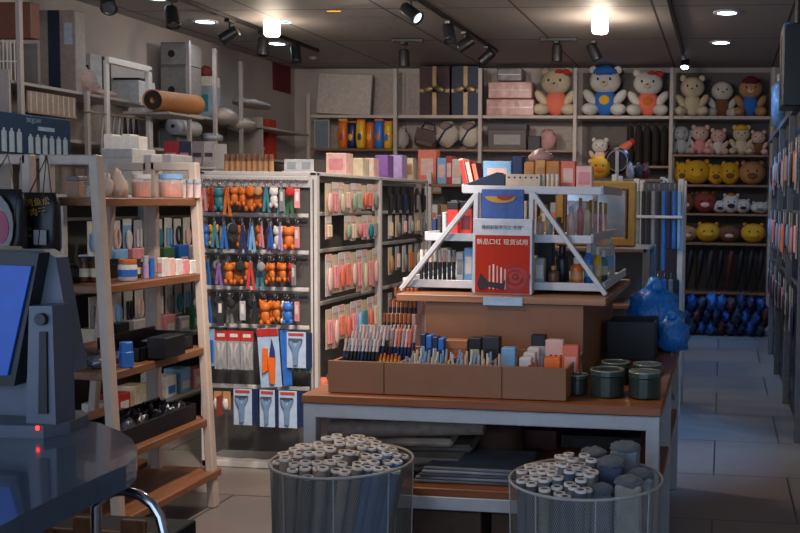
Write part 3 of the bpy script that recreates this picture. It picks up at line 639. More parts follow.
for i in range(6):
    c = ['coral', 'green', 'cream', 'pink', 'sage', 'coral'][i]
    q = Vector((-2.215, 5.34+.13*i, .42)); lump('hair_scrunchie', f'{cn(c)} scrunchie, {ORD[i]} on the low ledge of the side bay', 'scrunchie', q, (.035, .045, .04), KM(c, .8, var=.3), 31+i % 3, 'scrunchies on the low ledge')
# goods on top of the gondola
GTOP = GT+.001
t = T('table_sign', 'white two panel price sign standing on the peg rack', 'sign', (U(299, 166, Y=5.3).x, 5.3, GTOP))
O('sign_board', G().box((0, 0, .036), (.17, .006, .07), .002), M('#c9c8c4', .5), t)
O('sign_foot', G().box((0, .0, .003), (.17, .05, .006), .001), M('#c9c8c4', .5), t)
for s in (-1, 1): O('print_patch', G().box((s*.042, -.004, .036), (.05, .001, .04)), M('#9ea3a5', .6), t)
carton('gift_box', 'pale pink card box on the peg rack next to the white sign', 'box', (326, 153, 346, 170), 6.0, .12, 'pale', 'pink', GTOP)
carton('gift_box', 'cream card box on the peg rack between two pink ones', 'box', (347, 158, 363, 170), 6.3, .12, 'cream', None, GTOP)
carton('gift_box', 'narrow pale box on the peg rack beside the purple one', 'box', (364, 158, 374, 171), 6.55, .1, 'pale', 'white', GTOP)
carton('gift_box', 'purple card box on the peg rack, outer of the pair', 'box', (375, 155, 388, 171), 6.72, .12, 'purple', None, GTOP)
carton('gift_box', 'purple card box on the peg rack, inner of the pair', 'box', (389, 155, 402, 171), 6.95, .12, 'lilac', None, GTOP, rough=.6)
carton('gift_box', 'small glossy cream packet past the purple boxes', 'box', (404, 158, 413, 171), 7.15, .06, 'cream', 'tan', GTOP)
for i in range(9): # bundle of wooden clips on the deck
    tubeitem('wooden_whistle', 'short striped wooden whistle, '+ORD[i]+' of the row on the peg rack corner', 'whistle', (223+i*5.6, 154, 228+i*5.6, 166), 5.45, 'tan', 'brown', GTOP, 'wooden whistles on the peg rack')
# ================================================================ the display table
TX0, TX1, TY0, TY1, TZ = -1.56, -.205, 3.56, 5.22, .765
t = T('display_table', 'white framed display table with a wooden top and a low wooden shelf', 'table', ((TX0+TX1)/2, (TY0+TY1)/2, 0)); o = Vector(((TX0+TX1)/2, (TY0+TY1)/2, 0)); w, d = TX1-TX0, TY1-TY0
FRM = M('#a9b1b9', .45, var=.05)
O('table_top', G().box((0, 0, TZ-.019), (w, d, .034), .004), wood('#80492a', '#9a6138', axis='X'), t)
for sx in (-1, 1):
    for y in (-d/2+.03, 0, d/2-.03): O('leg', G().box((sx*(w/2-.03), y, (TZ-.036)/2), (.05, .05, TZ-.038), .003), FRM, t)
    O('side_rail', G().box((sx*(w/2-.03), 0, TZ-.064), (.04, d-.1, .05), .003), FRM, t); O('side_rail', G().box((sx*(w/2-.03), 0, .37), (.04, d-.1, .04), .003), FRM, t)
for y in (-d/2+.03, d/2-.03):
    O('front_rail', G().box((0, y, TZ-.064), (w-.1, .05, .052), .003), FRM, t); O('front_rail', G().box((0, y, .37), (w-.1, .05, .05), .003), FRM, t)
O('low_shelf', G().box((0, 0, .41), (w-.02, d-.02, .032), .004), wood('#7c4626', '#935a30', axis='X'), t)
LS = .427
O('back_board', G().box((0, .15, .55), (w-.12, .012, .26)), M('#4a3228', .7), t)
# drawers under the low shelf
for i, x in enumerate((-1.18, -.58)):
    tt = T('brown_carton', ['brown carton under the low table shelf between the two baskets', 'brown carton under the low table shelf behind the basket of wrapped rolls'][i], 'carton', (x, 4.05, 0))
    O('box_body', BX(.56, .7, .34, .004), M('#5d4333', .7), tt); O('flap_seam', G().box((0, -.352, .3), (.56, .004, .006)), M('#2e211a', .7), tt)
# low shelf goods
for i, (x0, y0, x1, y1, z, col) in enumerate(((-1.42, 3.75, -.95, 4.25, .0, '#857c74'), (-1.45, 3.72, -1.0, 4.2, .035, '#a39485'), (-1.4, 3.8, -.98, 4.25, .07, '#6d635c'), (-1.44, 3.74, -1.05, 4.22, .105, '#b5a28e'))):
    O('paper_bundle', G().box((0, 0, .016), (x1-x0, y1-y0, .032), .012), M(col, .75, var=.3, bump=.4, sc=8), None, ((x0+x1)/2, (y0+y1)/2, LS+z+.001), (0, 0, .03*i), label=['lowest dark grey bundle of wrapping paper on the low table shelf', 'tan grey bundle of wrapping paper second from the shelf', 'dark brown bundle of wrapping paper third from the shelf', 'pale brown bundle of wrapping paper topmost on the pile'][i], cat='paper bundle', group='paper bundles on the low table shelf')
t = T('paper_roll', 'grey brown roll of paper with an open end lying on the paper bundles', 'roll', (-1.20, 3.72, LS+.19), .08, None, (0, PI/2-.04, .1))
O('wrap', G().lathe([(.045, -.3), (.045, .3), (.036, .3), (.036, -.3), (.045, -.3)], (0, 0, 0), 20), M('#9a8b7e', .7, var=.25), t, sc=(.8, 1, 1)); O('core', G().lathe([(.02, -.29), (.02, .29), (.016, .29), (.016, -.29), (.02, -.29)], (0, 0, 0), 14), M('#9c8d80', .7), t)
for i in range(5):
    O('plastic_sheet', G().box((0, 0, .006), (.42-.01*i, .3, .011), .003), M(['#5f666e', '#7b838b', '#4f565e', '#8b949c', '#6d757d'][i], .18, var=.25, sc=6), None, (-.94+.006*i, 3.78, LS+.001+.0125*i), (0, 0, rnd(-.03, .03)), label=ORD[i]+' glossy sheet from the bottom in the stack on the low shelf edge', cat='plastic sheet', group='plastic sheets on the low table shelf')
t = T('straw_hat', 'dark brown round hat leaning behind the glossy sheets on the low shelf', 'hat', (-.93, 4.1, LS), 0, None, (0, 0, 0))
O('brim', G().lathe([(.001, 0), (.2, 0), (.205, .006), (.1, .01), (.001, .01)], (0, 0, 0), 24), M('#4e382b', .8), t); O('crown', G().lathe([(.11, .008), (.105, .11), (.07, .135), (.001, .14)], (0, 0, 0), 20), M('#5a4030', .8), t)
carton('red_carton', 'dark red carton standing on the low shelf behind the basket of wrapped rolls', 'carton', (510, 430, 556, 489), 4.2, .2, '#54201f', None, LS)
carton('dark_carton', 'dark brown carton standing on the low shelf next to the dark red one', 'carton', (560, 436, 640, 489), 4.25, .2, '#2b2522', '#3a322d', LS)
t = T('wooden_tray_board', 'orange wooden board leaning low at the table end near the peelers', 'board', (-1.39, 4.80, LS)); O('board_panel', G().box((0, 0, .1), (.2, .4, .2), .004), wood('#a55a26', '#c97a3a', axis='X'), t); O('board_lip', G().box((0, -.205, .1), (.2, .01, .03), .002), wood('#a55a26', '#c97a3a', axis='X'), t)

# ================================================================ brown tray on the table with pencils and make-up
BX0, BX1, BY0, BY1 = U(328, 398, Y=3.60).x, U(566, 405, Y=3.60).x, 3.60, 3.93
t = T('display_tray', 'long brown card tray of make-up along the front of the table', 'tray', ((BX0+BX1)/2, (BY0+BY1)/2, TZ)); o = Vector(((BX0+BX1)/2, (BY0+BY1)/2, TZ)); w, d = BX1-BX0, BY1-BY0
O('tray_floor', G().box((0, 0, .004), (w-.02, d-.02, .006)), TRAY, t)
O('tray_front', G().box((0, -d/2+.006, .062), (w, .012, .122), .002), TRAY, t); O('tray_back', G().box((0, d/2-.006, .07), (w, .012, .138), .002), TRAY, t)
for x in (-w/2+.006, -w*.21, -w*.02, w*.16, w*.33, w/2-.006): O('divider', G().box((x, 0, .06), (.01, d-.024, .114), .002), M('#a8683a', .55), t)
for x in (-w*.26, w*.235): O('front_seam', G().box((x, -d/2-.0008, .062), (.003, .002, .12)), M('#4a3122', .7), t)
# raised back with the upper board
PX0, PX1 = U(425, 340, Y=4.03).x, U(583, 340, Y=4.03).x
t = T('display_riser', 'brown hollow riser behind the tray carrying the wide wooden board', 'riser', ((PX0+PX1)/2, 4.5, TZ))
zc_ = 1.075-TZ
O('riser_front', G().box((0, -.46, zc_/2), (PX1-PX0, .016, zc_), .002), TRAY, t); O('riser_lip', G().box((0, -.475, .11), (PX1-PX0, .02, .012), .002), M('#9a6c4c', .5), t)
for s in (-1, 1): O('riser_side', G().box((s*((PX1-PX0)/2-.008), .1, zc_/2), (.016, 1.1, zc_), .002), TRAY, t)
BDX0, BDX1 = U(396, 296, Y=4.02).x, U(606, 300, Y=4.02).x
BZ = 1.106
O('upper_board', G().box(((BDX0+BDX1)/2-(PX0+PX1)/2, .06, BZ-TZ-.015), (BDX1-BDX0, 1.08, .03), .003), wood('#8f6242', '#a97a54', axis='X'), t)
t = T('price_tag', 'pale blue price card clipped to the edge of the upper board below the poster', 'tag', (U(502, 299, Y=4.0).x, 4.017, BZ-.02), 0)
O('card', G().box((0, 0, 0), (.165, .003, .034), .0005), M('#a9c3d8', .4), t); O('clip', G().box((0, .0, .018), (.165, .01, .004)), CLEAR, t)
# sharp things in the tray: eyeliners, pencils, brushes
TF = TZ+.008
def stick(x, y, h, r, col, cap, name, label, cat, group, tilt=(0, 0), z=TF, capf=.3):
    t = T(name, label, cat, (x, y, z), 0, group, (tilt[1], tilt[0], 0))
    O('barrel', CY(r, round(h*(1-capf), 3), 8), KM(col, .35), t); O('tip', CY(r*.95, round(h*capf, 3), 8, r*.7), KM(cap, .3), t, (0, 0, h*(1-capf)))
DZ = ['front', 'second', 'third', 'rear']
for r in range(4):
    for i in range(10):
        x = BX0+.03+.0142*i+.003*(r % 2)
        stick(x, 3.64+.052*r, .195+.012*r+.008*((i*3+r) % 3), .0062, 'black' if (i+r) % 5 else 'navy', ['pale', 'silver', 'white'][(i+2*r) % 3], 'eyeliner_pen', f'black eyeliner pen with pale cap, {ORD[i]} from the tray end in the {DZ[r]} file', 'pen', 'eyeliner pens at the tray end', (.13, -.04), capf=.24)
for r in range(3):
    for i in range(7):
        x = BX0+.162+.0145*i
        if r == 0: stick(x+.002, 3.645, .135+.004*(i % 3), .0058, 'yellow', 'orange', 'yellow_pencil', f'yellow pencil, {ORD[i]} along the front file in the tray', 'pencil', 'yellow pencils in the tray', (.1, -.02), capf=.15)
        else: stick(x, 3.70+.06*r, .20+.015*r, .0062, 'navy', ['pale', 'coral', 'silver'][(i+r) % 3], 'brow_pencil', f'dark blue brow pencil with pale cap, {ORD[i]} in the {["", "nearer", "farther"][r]} file behind the yellow pencils', 'pencil', 'brow pencils behind the yellow ones', (.1, -.05), capf=.3)
for r in range(3):
    for i in range(22):
        x = BX0+.272+.0165*i+.004*r
        if abs(x-(BX0+BX1)/2+w*.02) < .008 or abs(x-(BX0+BX1)/2-w*.16) < .008: continue
        c = ['silver', 'black', 'white', 'sky', 'black', 'blue', 'navy', 'white', 'sky'][(i*4+r*3) % 9] if i < 8 else ['white', 'sky', 'blue', 'navy', 'silver'][(i*3+r) % 5]
        stick(x, 3.645+.055*r, .112+.012*r+.006*((i*7) % 3), .006, c, ['white', 'sky', 'silver', 'cream'][(i+r) % 4], 'makeup_pen', f'{cn(c)} make-up pen, {ORD[i]} from the brow pencils in the {["front", "second", "rear"][r]} file', 'pen', 'mixed make-up pens along the tray front', (rnd(-.02, .06), -.03), capf=.35)
# boxes in the tray
def tb(name, label, box, col, lab=None, Y=3.84, dep=.05, rz=0., z=TF, lid=None): return carton(name, label, 'box', box, Y, dep, col, lab, z, rz, None, lid)
for i in range(4): tb('eyeliner_box', ORD[i]+' upright blue and navy eyeliner box from the pen end', (420+i*6, 334+i*1.5, 425.6+i*6, 362), ['navy', 'blue', 'navy', 'blue'][i], ['sky', 'navy', 'sky', 'navy'][i], 3.83)
tb('wooden_box', 'copper brown box with a dark seam in the tray', (445, 340, 467, 364), '#a0623a', None, 3.86, lid='#a8683e')
tb('black_box', 'black box with a small window beside the copper brown box', (468, 338, 481, 365), 'black', 'sage', 3.86)
tb('black_box', 'wide dark glossy box midway along the tray', (482, 337, 499, 366), 'dark', 'black', 3.86)
tb('blue_box', 'light blue box standing after the dark glossy box', (501, 348, 515, 374), 'sky', None, 3.80)
def spots(t_, w_, h_, dep, c_):
    g_ = G()
    for a_ in range(3):
        for b_ in range(4): g_.box((-w_*.3+w_*.3*a_+(w_*.1 if b_ % 2 else -w_*.05), -dep/2-.001, h_*(.2+.2*b_)), (.0095, .002, .0095), .0008)
    O('spot_print', g_, KM(c_, .5), t_)
for i in range(3): spots(tb('spotted_box', ['white box with dark spots, foremost of three', 'white box with dark spots, middle of three', 'white box with dark spots, rear of three'][i], (519+i*4, 358-i*5, 531+i*4, 382-i*3), 'white', None, 3.69+.07*i, .04), .043, .085, .04, ['dark', 'maroon', 'dark'][i])
tb('tall_bottle_box', 'tall black and silver box behind the spotted boxes', (531, 335, 545, 374), 'silver', 'white', 3.86, .04, lid='black')
spots(tb('spotted_box', 'pale pink box with dark spots at the tray end', (545, 340, 563, 376), 'pale', None, 3.85, .045), .066, .15, .045, 'maroon')
tb('orange_box', 'plain bright orange box at the front end of the tray', (544, 358, 560, 382), '#f07018', None, 3.66, .05)
tb('shiny_box', 'glossy copper orange box leaning at the outer end of the tray', (562, 346, 578, 374), 'coral', 'pale', 3.80, .05)
# acrylic lipstick stand
q0 = U(402, 365, Y=3.99)
t = T('lipstick_stand', 'stepped clear acrylic stand of lipsticks behind the pens', 'stand', (q0.x-.02, 4.03, TZ))
for k, (z, y) in enumerate(((.20, -.04), (.255, .03), (.295, .1))): O('step', G().box((0, y, z/2), (.132, .066, z), .002), CLEARP, t)
for k, (z, y) in enumerate(((.201, -.04), (.256, .03), (.296, .1))):
    for i in range(7 if k < 2 else 6):
        tt = T('lipstick', f'copper capped lipstick, {ORD[i]} on the {["lowest", "middle", "top"][k]} step of the acrylic stand', 'lipstick', (q0.x-.074+.018*i, 4.03+y, TZ+z), 0, 'lipsticks on the acrylic stand')
        O('case', CY(.0078, .025, 10), BLK, tt); O('cap', CY(.0076, .036, 10), M('#b0693c', .25, .6), tt, (0, 0, .025))
# dark round tins in film on the right of the table top
for i, (x0, y0, x1, y1, Y) in enumerate(((588, 372, 622, 405, 3.68), (627, 374, 659, 407, 3.68), (566, 376, 586, 400, 3.72), (600, 364, 628, 392, 3.95), (632, 366, 660, 392, 3.95))):
    q, w, h = fit(x0, y0, x1, y1, Y, TZ+.001)
    t = T('round_tin', ['dark green round tin, nearest to the tray front corner', 'dark green round tin at the outer front corner of the table', 'small dark green tin touching the tray end', 'dark round tin in the rear, nearer the tray', 'dark round tin in the rear, nearer the aisle'][i], 'tin', (q.x, Y+w/2, q.z), 0, None)
    O('tin_body', CY(w/2, h*.8, 24), M('#26322c', .35), t); O('tin_lid', CY(w/2*1.03, h*.2, 24), M('#39453f', .25), t, (0, 0, h*.8)); O('lid_rim', G().tube([(w*.5*math.cos(a), w*.5*math.sin(a), h*.995) for a in [2*PI*k/20 for k in range(20)]], .004, 5, True), M('#8f9a94', .2, .5), t)
t = T('wooden_plank', 'flat wooden board lying behind the dark tins', 'board', (U(640, 366, Y=4.3).x, 4.3, TZ)); O('board_panel', BX(.2, .16, .02, .003), WOODX, t); O('board_batten', G().box((0, -.06, .024), (.2, .02, .008), .002), WOODX, t)
q, w, h = fit(607, 322, 654, 358, 4.62, TZ)
t = T('black_bin', 'black plastic bin on the table below the blue bag', 'bin', (q.x, 4.75, TZ)); 
for s in (-1, 1): O('bin_side', G().box((s*w/2, 0, h/2), (.008, .24, h), .002), BLK, t); O('bin_wall', G().box((0, s*.12, h/2), (w, .008, h), .002), BLK, t)
O('bin_floor', G().box((0, 0, .006), (w-.01, .23, .008)), BLK, t)
for i, (px, py, Y, r) in enumerate(((644, 308, 5.06, (.15, .11, .16)), (662, 326, 4.93, (.09, .08, .09)))):
    q = U(px, py, Y=Y); base = TZ if i == 0 else TZ
    lump('plastic_bag', ['large bright blue plastic bag heaped on the far corner of the table', 'small bright blue bag slumped over the edge beside the large one'][i], 'bag', (q.x+.05, Y, base), r, M('#2580d8', .22, var=.35, sc=9, bump=.6), 41+i, None, .25, M('#3a92e6', .25))
t = T('hanging_bag', 'white string bag hanging off the table side below the blue bag', 'bag', (U(670, 338, Y=5.0).x, 4.8, TZ-.2)); O('bag_body', LUMP(9, .25), M('#8f989f', .5, var=.3), t, (.03, 0, .08), sc=(.022, .1, .1)); O('strap', G().tube([(.025, -.05, .16), (.02, 0, .215), (.025, .05, .16)], .004, 5), M('#9aa4ab', .5), t)

# ================================================================ white A-frame rack on the upper board
RY = 4.14
t = T('tiered_rack', 'white three tier rack with slanted front struts on the upper board', 'display rack', (-.92, 4.6, BZ)); o = Vector((-.92, 4.6, BZ))
def rp(px, py, Y=RY): return U(px, py, Y=Y)-o
RK = M('#c2c6ca', .4, var=.04)
lz = .006
def legp(a, b, name): 
    A, B = rp(*a), rp(*b); A.z = max(A.z, lz); O(name, G().bar(A, B, .032, .02), RK, t)
legp((401, 290), (477, 194), 'strut'); legp((606, 297), (533, 193), 'strut')
legp((475, 294), (477, 192), 'upright'); legp((531, 294), (532, 192), 'upright')
TIER = []
for k, (xa, xb, py, Y1) in enumerate(((404, 604, 288, 5.08), (426, 592, 239, 5.05), (463, 602, 191, 4.95))):
    A, B = rp(xa, py, RY+.03), rp(xb, py, RY+.03); z = (A.z+B.z)/2 if k else .03
    TIER.append((A.x+o.x, B.x+o.x, z+o.z+.006)); y0, y1 = RY+.03-o.y, Y1-o.y
    O('tier_plate', G().box(((A.x+B.x)/2, (y0+y1)/2, z), (B.x-A.x, y1-y0, .01), .002), RK, t)
    O('front_lip', G().box(((A.x+B.x)/2, y0, z+.004), (B.x-A.x, .012, .034), .002), RK, t)
    for x in (A.x, B.x): O('side_lip', G().box((x, (y0+y1)/2, z+.008), (.012, y1-y0, .036), .002), RK, t)
for x in (-.32, .28): O('rear_post', G().box((x, 5.0-o.y, (TIER[2][2]-BZ)/2), (.025, .025, TIER[2][2]-BZ-.01), .003), RK, t)
# poster on its stand
q0, w, h = fit(473, 219, 532, 294, 4.10, BZ)
h = U(502, 219, Y=4.10).z-BZ
t = T('poster_stand', 'red make-up poster with a rose and brushes in a white stand on the board', 'poster', (q0.x, 4.10, BZ+.001))
O('stand_board', G().box((0, 0, h/2), (w, .01, h), .002), M('#c3cad0', .4), t); O('stand_foot', G().box((0, .03, .004), (w, .07, .008), .002), CLEAR, t)
RP_ = O('red_panel', G().box((0, -.0062, h*.40), (w*.92, .002, h*.765)), M('#b5321f', .75, var=.06, sc=6, spec=.2), t)
TXT('·我的彩妆学习之“化妆”·', w*.072, M('#39424c', .6), t, (0, -.0065, h*.885), (PI/2, 0, 0))
TXT('新品口红 现货试用', w*.105, M('#f0dfd4', .5), RP_, (0, -.0085, h*.69), (PI/2, 0, 0))
O('rose_print', (lambda g: [g.prism([(w*.22+rr*w*math.cos(a)*(1+.06*math.sin(5*a)), h*.21+rr*w*.95*math.sin(a)) for a in [2*PI*i/26 for i in range(26)]], -.0082-.0006*k, -.0072-.0006*k) for k, rr in enumerate((.25,))] and g)(G()), M('#8d1f14', .5), RP_)
for k, (rr, c, dx, dz) in enumerate(((.2, '#a82a1a', .01, .01), (.15, '#7c170e', -.01, .015), (.11, '#b03020', .0, .02), (.065, '#6e130c', .01, .03), (.03, '#a82a1a', .0, .03))):
    O('petal_print', G().prism([(w*(.22+dx)+rr*w*math.cos(a+k)*(1+.12*math.sin(3*a)), h*.21+dz*h+rr*w*.9*math.sin(a+k)) for a in [2*PI*i/22 for i in range(22)]], -.0088-.0006*k, -.0082-.0006*k), M(c, .5), RP_)
for i in range(5): O('brush_print', G().bar((w*(-.21+i*.065), -.0095, h*.07), (w*(-.21+i*.065), -.0095, h*(.4-.02*abs(i-1))), w*.028, .002), M('#e6cfc2' if i % 2 else '#d8a090', .4), RP_)
O('bow_print', G().prism([(-w*.42, h*.14), (-w*.36, h*.28), (-w*.24, h*.17), (0, h*.15), (w*.06, h*.2), (w*.04, h*.06), (-w*.1, h*.08), (-w*.22, h*.1), (-w*.38, h*.05)], -.0112, -.0105), M('#2c1c24', .5), RP_)
# art card above the poster
q, w, h = fit(483, 188, 525, 222, 4.16)
t = T('blue_card', 'plain blue card with a yellow and red patch on top, behind the poster', 'card', (q.x, 4.135, BZ+.0325))
hh = U(504, 189, Y=4.15).z-BZ-.034
O('card_panel', G().box((0, 0, hh/2), (w, .008, hh), .002), M('#38589c', .5, var=.2, sc=20), t)
O('yellow_patch', G().prism([(-.01*0+w*.36*math.cos(a)-w*.05, hh-.03-abs(.028*math.sin(a))) for a in [PI*i/10 for i in range(11)]], -.007, -.0045), M('#b58b2c', .5), t)
O('red_patch', G().prism([(w*.2*math.cos(a)+w*.06, hh-.026-abs(.02*math.sin(a))) for a in [PI*i/10 for i in range(11)]], -.0085, -.0072), M('#8e2f24', .5), t)
# goods on tier one, two, three
Z1, Z2, Z3 = [q[2] for q in TIER]
for i in range(8):
    tubeitem('makeup_brush', f'black and white capped brush tube, {ORD[i]} from the strut on the lowest rack tier', 'brush', (419+i*4.6, 250, 423+i*4.6, 282), 4.25+.03*(i % 2), 'black', ['white', 'silver', 'pale'][i % 3], Z1, 'brush tubes on the lowest rack tier')
carton('grey_box', 'white and grey carton beside the brush tubes on the lowest rack tier', 'box', (456, 252, 463, 285), 4.25, .06, 'white', 'grey', Z1); carton('blue_box', 'pale blue carton against the poster on the lowest rack tier', 'box', (464, 248, 473, 288), 4.22, .06, 'sky', 'white', Z1)
for i in range(4): book('folder', ORD[i]+' pale folder from the bottom lying below the middle tier', 'folder', (440+i, 250-i*3, 472, 252.5-i*3), 4.5, .2, ['silver', 'dark', 'sky', 'silver'][i], Z1+.14+.0135*i) if False else None
carton('grey_bottle_box', 'grey box next to the poster on the lowest rack tier', 'box', (534, 258, 544, 290), 4.2, .05, 'silver', 'white', Z1)
carton('dark_box', 'dark box behind the grey one on the lowest rack tier', 'box', (537, 243, 552, 288), 4.38, .08, 'dark', None, Z1)
bottle('lotion_bottle', 'dark grey lotion bottle on the lowest rack tier', 'bottle', (554, 246, 568, 290), 4.35, 'dark', 'black', None, Z1)
bottle('lotion_bottle', 'squat brown bottle by the slanted strut on the lowest rack tier', 'bottle', (547, 266, 558, 290), 4.2, 'brown', 'tan', None, Z1)
bottle('lotion_bottle', 'orange brown bottle under the slanted strut on the lowest rack tier', 'bottle', (569, 258, 582, 290), 4.24, 'orange', 'white', 'tan', Z1)
for i, (x, c) in enumerate(((583, 'blue'), (592, 'yellow'), (598, 'teal'))): bottle('shampoo_bottle', ['blue bottle with white cap past the slanted strut', 'clear yellow bottle with white cap past the slanted strut', 'teal bottle with white cap at the outer corner of the lowest tier'][i], 'bottle', (x, 244+3*i, x+9, 290-2*i), 4.3+.1*i, c, 'white', 'cream' if i else 'sky', Z1)
for i in range(3): bottle('spray_bottle', ['white topped clear bottle, nearest on the outer tier edge', 'white topped clear bottle in the middle of the outer tier edge', 'white topped clear bottle, farthest on the outer tier edge'][i], 'bottle', (586+i*8, 228+i*3, 597+i*8, 282-i*3), 4.6+.13*i, 'white', 'white', 'sky', Z1, None, CLEAR)
tubeitem('white_tube', 'tall white tube standing at the far outer end of the lowest tier', 'tube', (609, 244, 615, 272), 4.95, 'white', 'silver', Z1)
# second tier
carton('red_box', 'red box with black top on the middle rack tier, outer', 'box', (447, 202, 458, 236), 4.25, .06, 'red', None, Z2, lid='black'); carton('red_box', 'red box with black top on the middle rack tier, next to the first', 'box', (459, 201, 472, 236), 4.28, .06, 'red', 'maroon', Z2, lid='black')
for i in range(3): carton('black_sleeve', f'dark flat sleeve, {ORD[i]} from the strut on the middle rack tier', 'box', (432+i*5, 218-i*3, 436+i*5, 236), 4.36, .1, ['navy', 'dark', 'silver'][i], None, Z2)
for i, (x0, x1, y0, c, cp, Y) in enumerate(((535, 543, 216, 'pale', 'gold', 4.25), (545, 552, 212, 'cream', 'gold', 4.3), (553, 563, 217, 'brown', 'dark', 4.25), (566, 574, 206, 'pale', 'silver', 4.3), (576, 583, 198, 'pink', 'gold', 4.5), (584, 590, 202, 'cream', 'gold', 4.45))):
    bottle('perfume_bottle', f'{cn(c)} perfume bottle with {cp} cap, {ORD[i]} from the poster on the middle tier', 'bottle', (x0, y0, x1, 237), Y, c, cp, None, Z2, 'perfume bottles on the middle tier')
q, w, h = fit(562, 197, 586, 214, 4.6)
t = T('clear_bowl', 'clear plastic tub on the middle rack tier behind the perfumes', 'tub', (q.x, 4.75, Z2)); O('tub_body', G().lathe([(.001, 0), (w*.36, 0), (w*.5, h*2), (w*.48, h*2), (w*.34, .004), (.001, .004)], (0, 0, 0), 20), CLEAR, t); O('tub_rim', G().tube([(w*.5*math.cos(a), w*.5*math.sin(a), h*2) for a in [2*PI*i/20 for i in range(20)]], .004, 5, True), CLEAR, t)
for i in range(6):
    tubeitem('lip_gloss', f'pink lip gloss with gold cap, {ORD[i]} along the outer edge of the middle tier', 'lip gloss', (588+i*5, 200+i, 592+i*5, 232-i), 4.72+.05*i, ['pink', 'pale'][i % 2], 'gold', Z2, 'lip glosses along the middle tier') if TIER[1][1] > fit(588+i*5, 200, 592+i*5, 232, 4.72+.05*i)[0].x+.01 else None
# top tier
q, w, h = fit(462, 176, 504, 189, 4.22)
t = T('slanted_case', 'black and blue wedge shaped case lying on the top rack tier', 'case', (q.x+.005, 4.3, Z3)); O('case_body', G().prism([(-.1, 0), (.085, 0), (.085, .066), (.05, .07), (-.1, .014)], -.06, .08), M('#141c30', .35), t); O('case_lid', G().prism([(-.095, .016), (.05, .071), (.05, .074), (-.095, .019)], -.055, .075), M('#2a3d6c', .35), t)
q, w, h = fit(505, 174, 540, 190, 4.22, Z3)
t = T('punched_carton', 'cream carton with a row of round holes on the top rack tier', 'box', (q.x, 4.28, Z3)); O('box_body', BX(w, .1, h, .003), M('#c9b8a2', .6), t)
for i in range(6): O('hole', G().cyl((0, 0, 0), .0045, .002, 10), M('#2e2a28', .7), t, (-w*.4+w*.16*i, -.05, h*.78), (PI/2, 0, 0))
for i, (x0, x1) in enumerate(((524, 534), (535, 545), (546, 559))):
    carton('biscuit_box', ['orange biscuit box beside the black one on the top tier', 'middle orange biscuit box with clear film on the top tier', 'broad orange biscuit box nearest the pink packets'][i], 'box', (x0, 162-2*i % 3, x1, 189), 4.42, .1, ['#c98a3c', '#d09a50', '#c78436'][i], 'tan', Z3)
lump('cookie_bag', 'clear bag of pale pink sweets piled over the orange biscuit boxes', 'bag', (U(541, 155, Y=4.47).x, 4.47, U(541, 163, Y=4.47).z), (.055, .045, .03), M('#c9a096', .35, var=.35, alpha=.85), 44, None, .2, M('#b9aea6', .3))
carton('pink_packet', 'glossy pink red packet on the top tier after the biscuit boxes', 'packet', (561, 161, 575, 189), 4.3, .06, 'coral', 'pale', Z3); carton('pink_packet', 'pale pink packet at the outer end of the top tier', 'packet', (576, 166, 592, 189), 4.3, .06, 'pale', 'pink', Z3)
for i in range(4): tubeitem('cream_stick', f'cream coloured stick, {ORD[i]} before the pink packets on the top tier', 'stick', (541+i*4.6, 174, 545+i*4.6, 189), 4.25, 'cream', 'white', Z3, 'cream sticks on the top tier')
carton('black_box', 'black box standing behind the cream carton on the top tier', 'box', (512, 156, 522, 188), 4.5, .08, 'navy', None, Z3)
carton('blue_box', 'light blue box with pink end behind the wedge case', 'box', (483, 161, 511, 188), 4.5, .08, 'sky', 'pale', Z3)
for i in range(3):
    q, w, h = fit(464+6*i, 158+2*i, 470+6*i, 187, 4.5, Z3); t = T('thin_book', ['red edged thin book tilted on the top tier, outermost', 'red edged thin book tilted on the top tier, middle one', 'red edged thin book tilted on the top tier, next to the blue box'][i], 'book', (q.x, 4.56, Z3), 0, None, (0, -.22, 0)); O('cover', BX(.02, .12, h, .002), KM(['pale', 'red', 'maroon'][i], .5), t); O('spine', G().box((0, -.061, h/2), (.018, .002, h*.9)), KM(['red', 'pale', 'coral'][i], .5), t)

# ================================================================ baskets of rolled paper
def mesh_mat():
    m, nt, b, tc = nodes('wire_mesh'); N = nt.nodes; L = nt.links
    sep = N.new('ShaderNodeSeparateXYZ'); L.new(tc.outputs['Object'], sep.inputs[0])
    def ma(op, a, b_=None):
        n = N.new('ShaderNodeMath'); n.operation = op
        for i, v in enumerate((a, b_)):
            if v is None: continue
            if isinstance(v, (int, float)): n.inputs[i].default_value = v
            else: L.new(v, n.inputs[i])
        return n.outputs[0]
    ang = ma('ARCTAN2', sep.outputs[1], sep.outputs[0])
    u = ma('FRACT', ma('ADD', ma('MULTIPLY', ang, 34.0), ma('MULTIPLY', sep.outputs[2], 70.0))); v = ma('FRACT', ma('SUBTRACT', ma('MULTIPLY', ang, 34.0), ma('MULTIPLY', sep.outputs[2], 70.0)))
    a = ma('MAXIMUM', ma('LESS_THAN', u, .2), ma('LESS_THAN', v, .2))
    L.new(a, b.inputs['Alpha']); b.inputs['Base Color'].default_value = lin('#8f8f8c')+[1]; b.inputs['Roughness'].default_value = .4; return m
MESHM = mesh_mat()
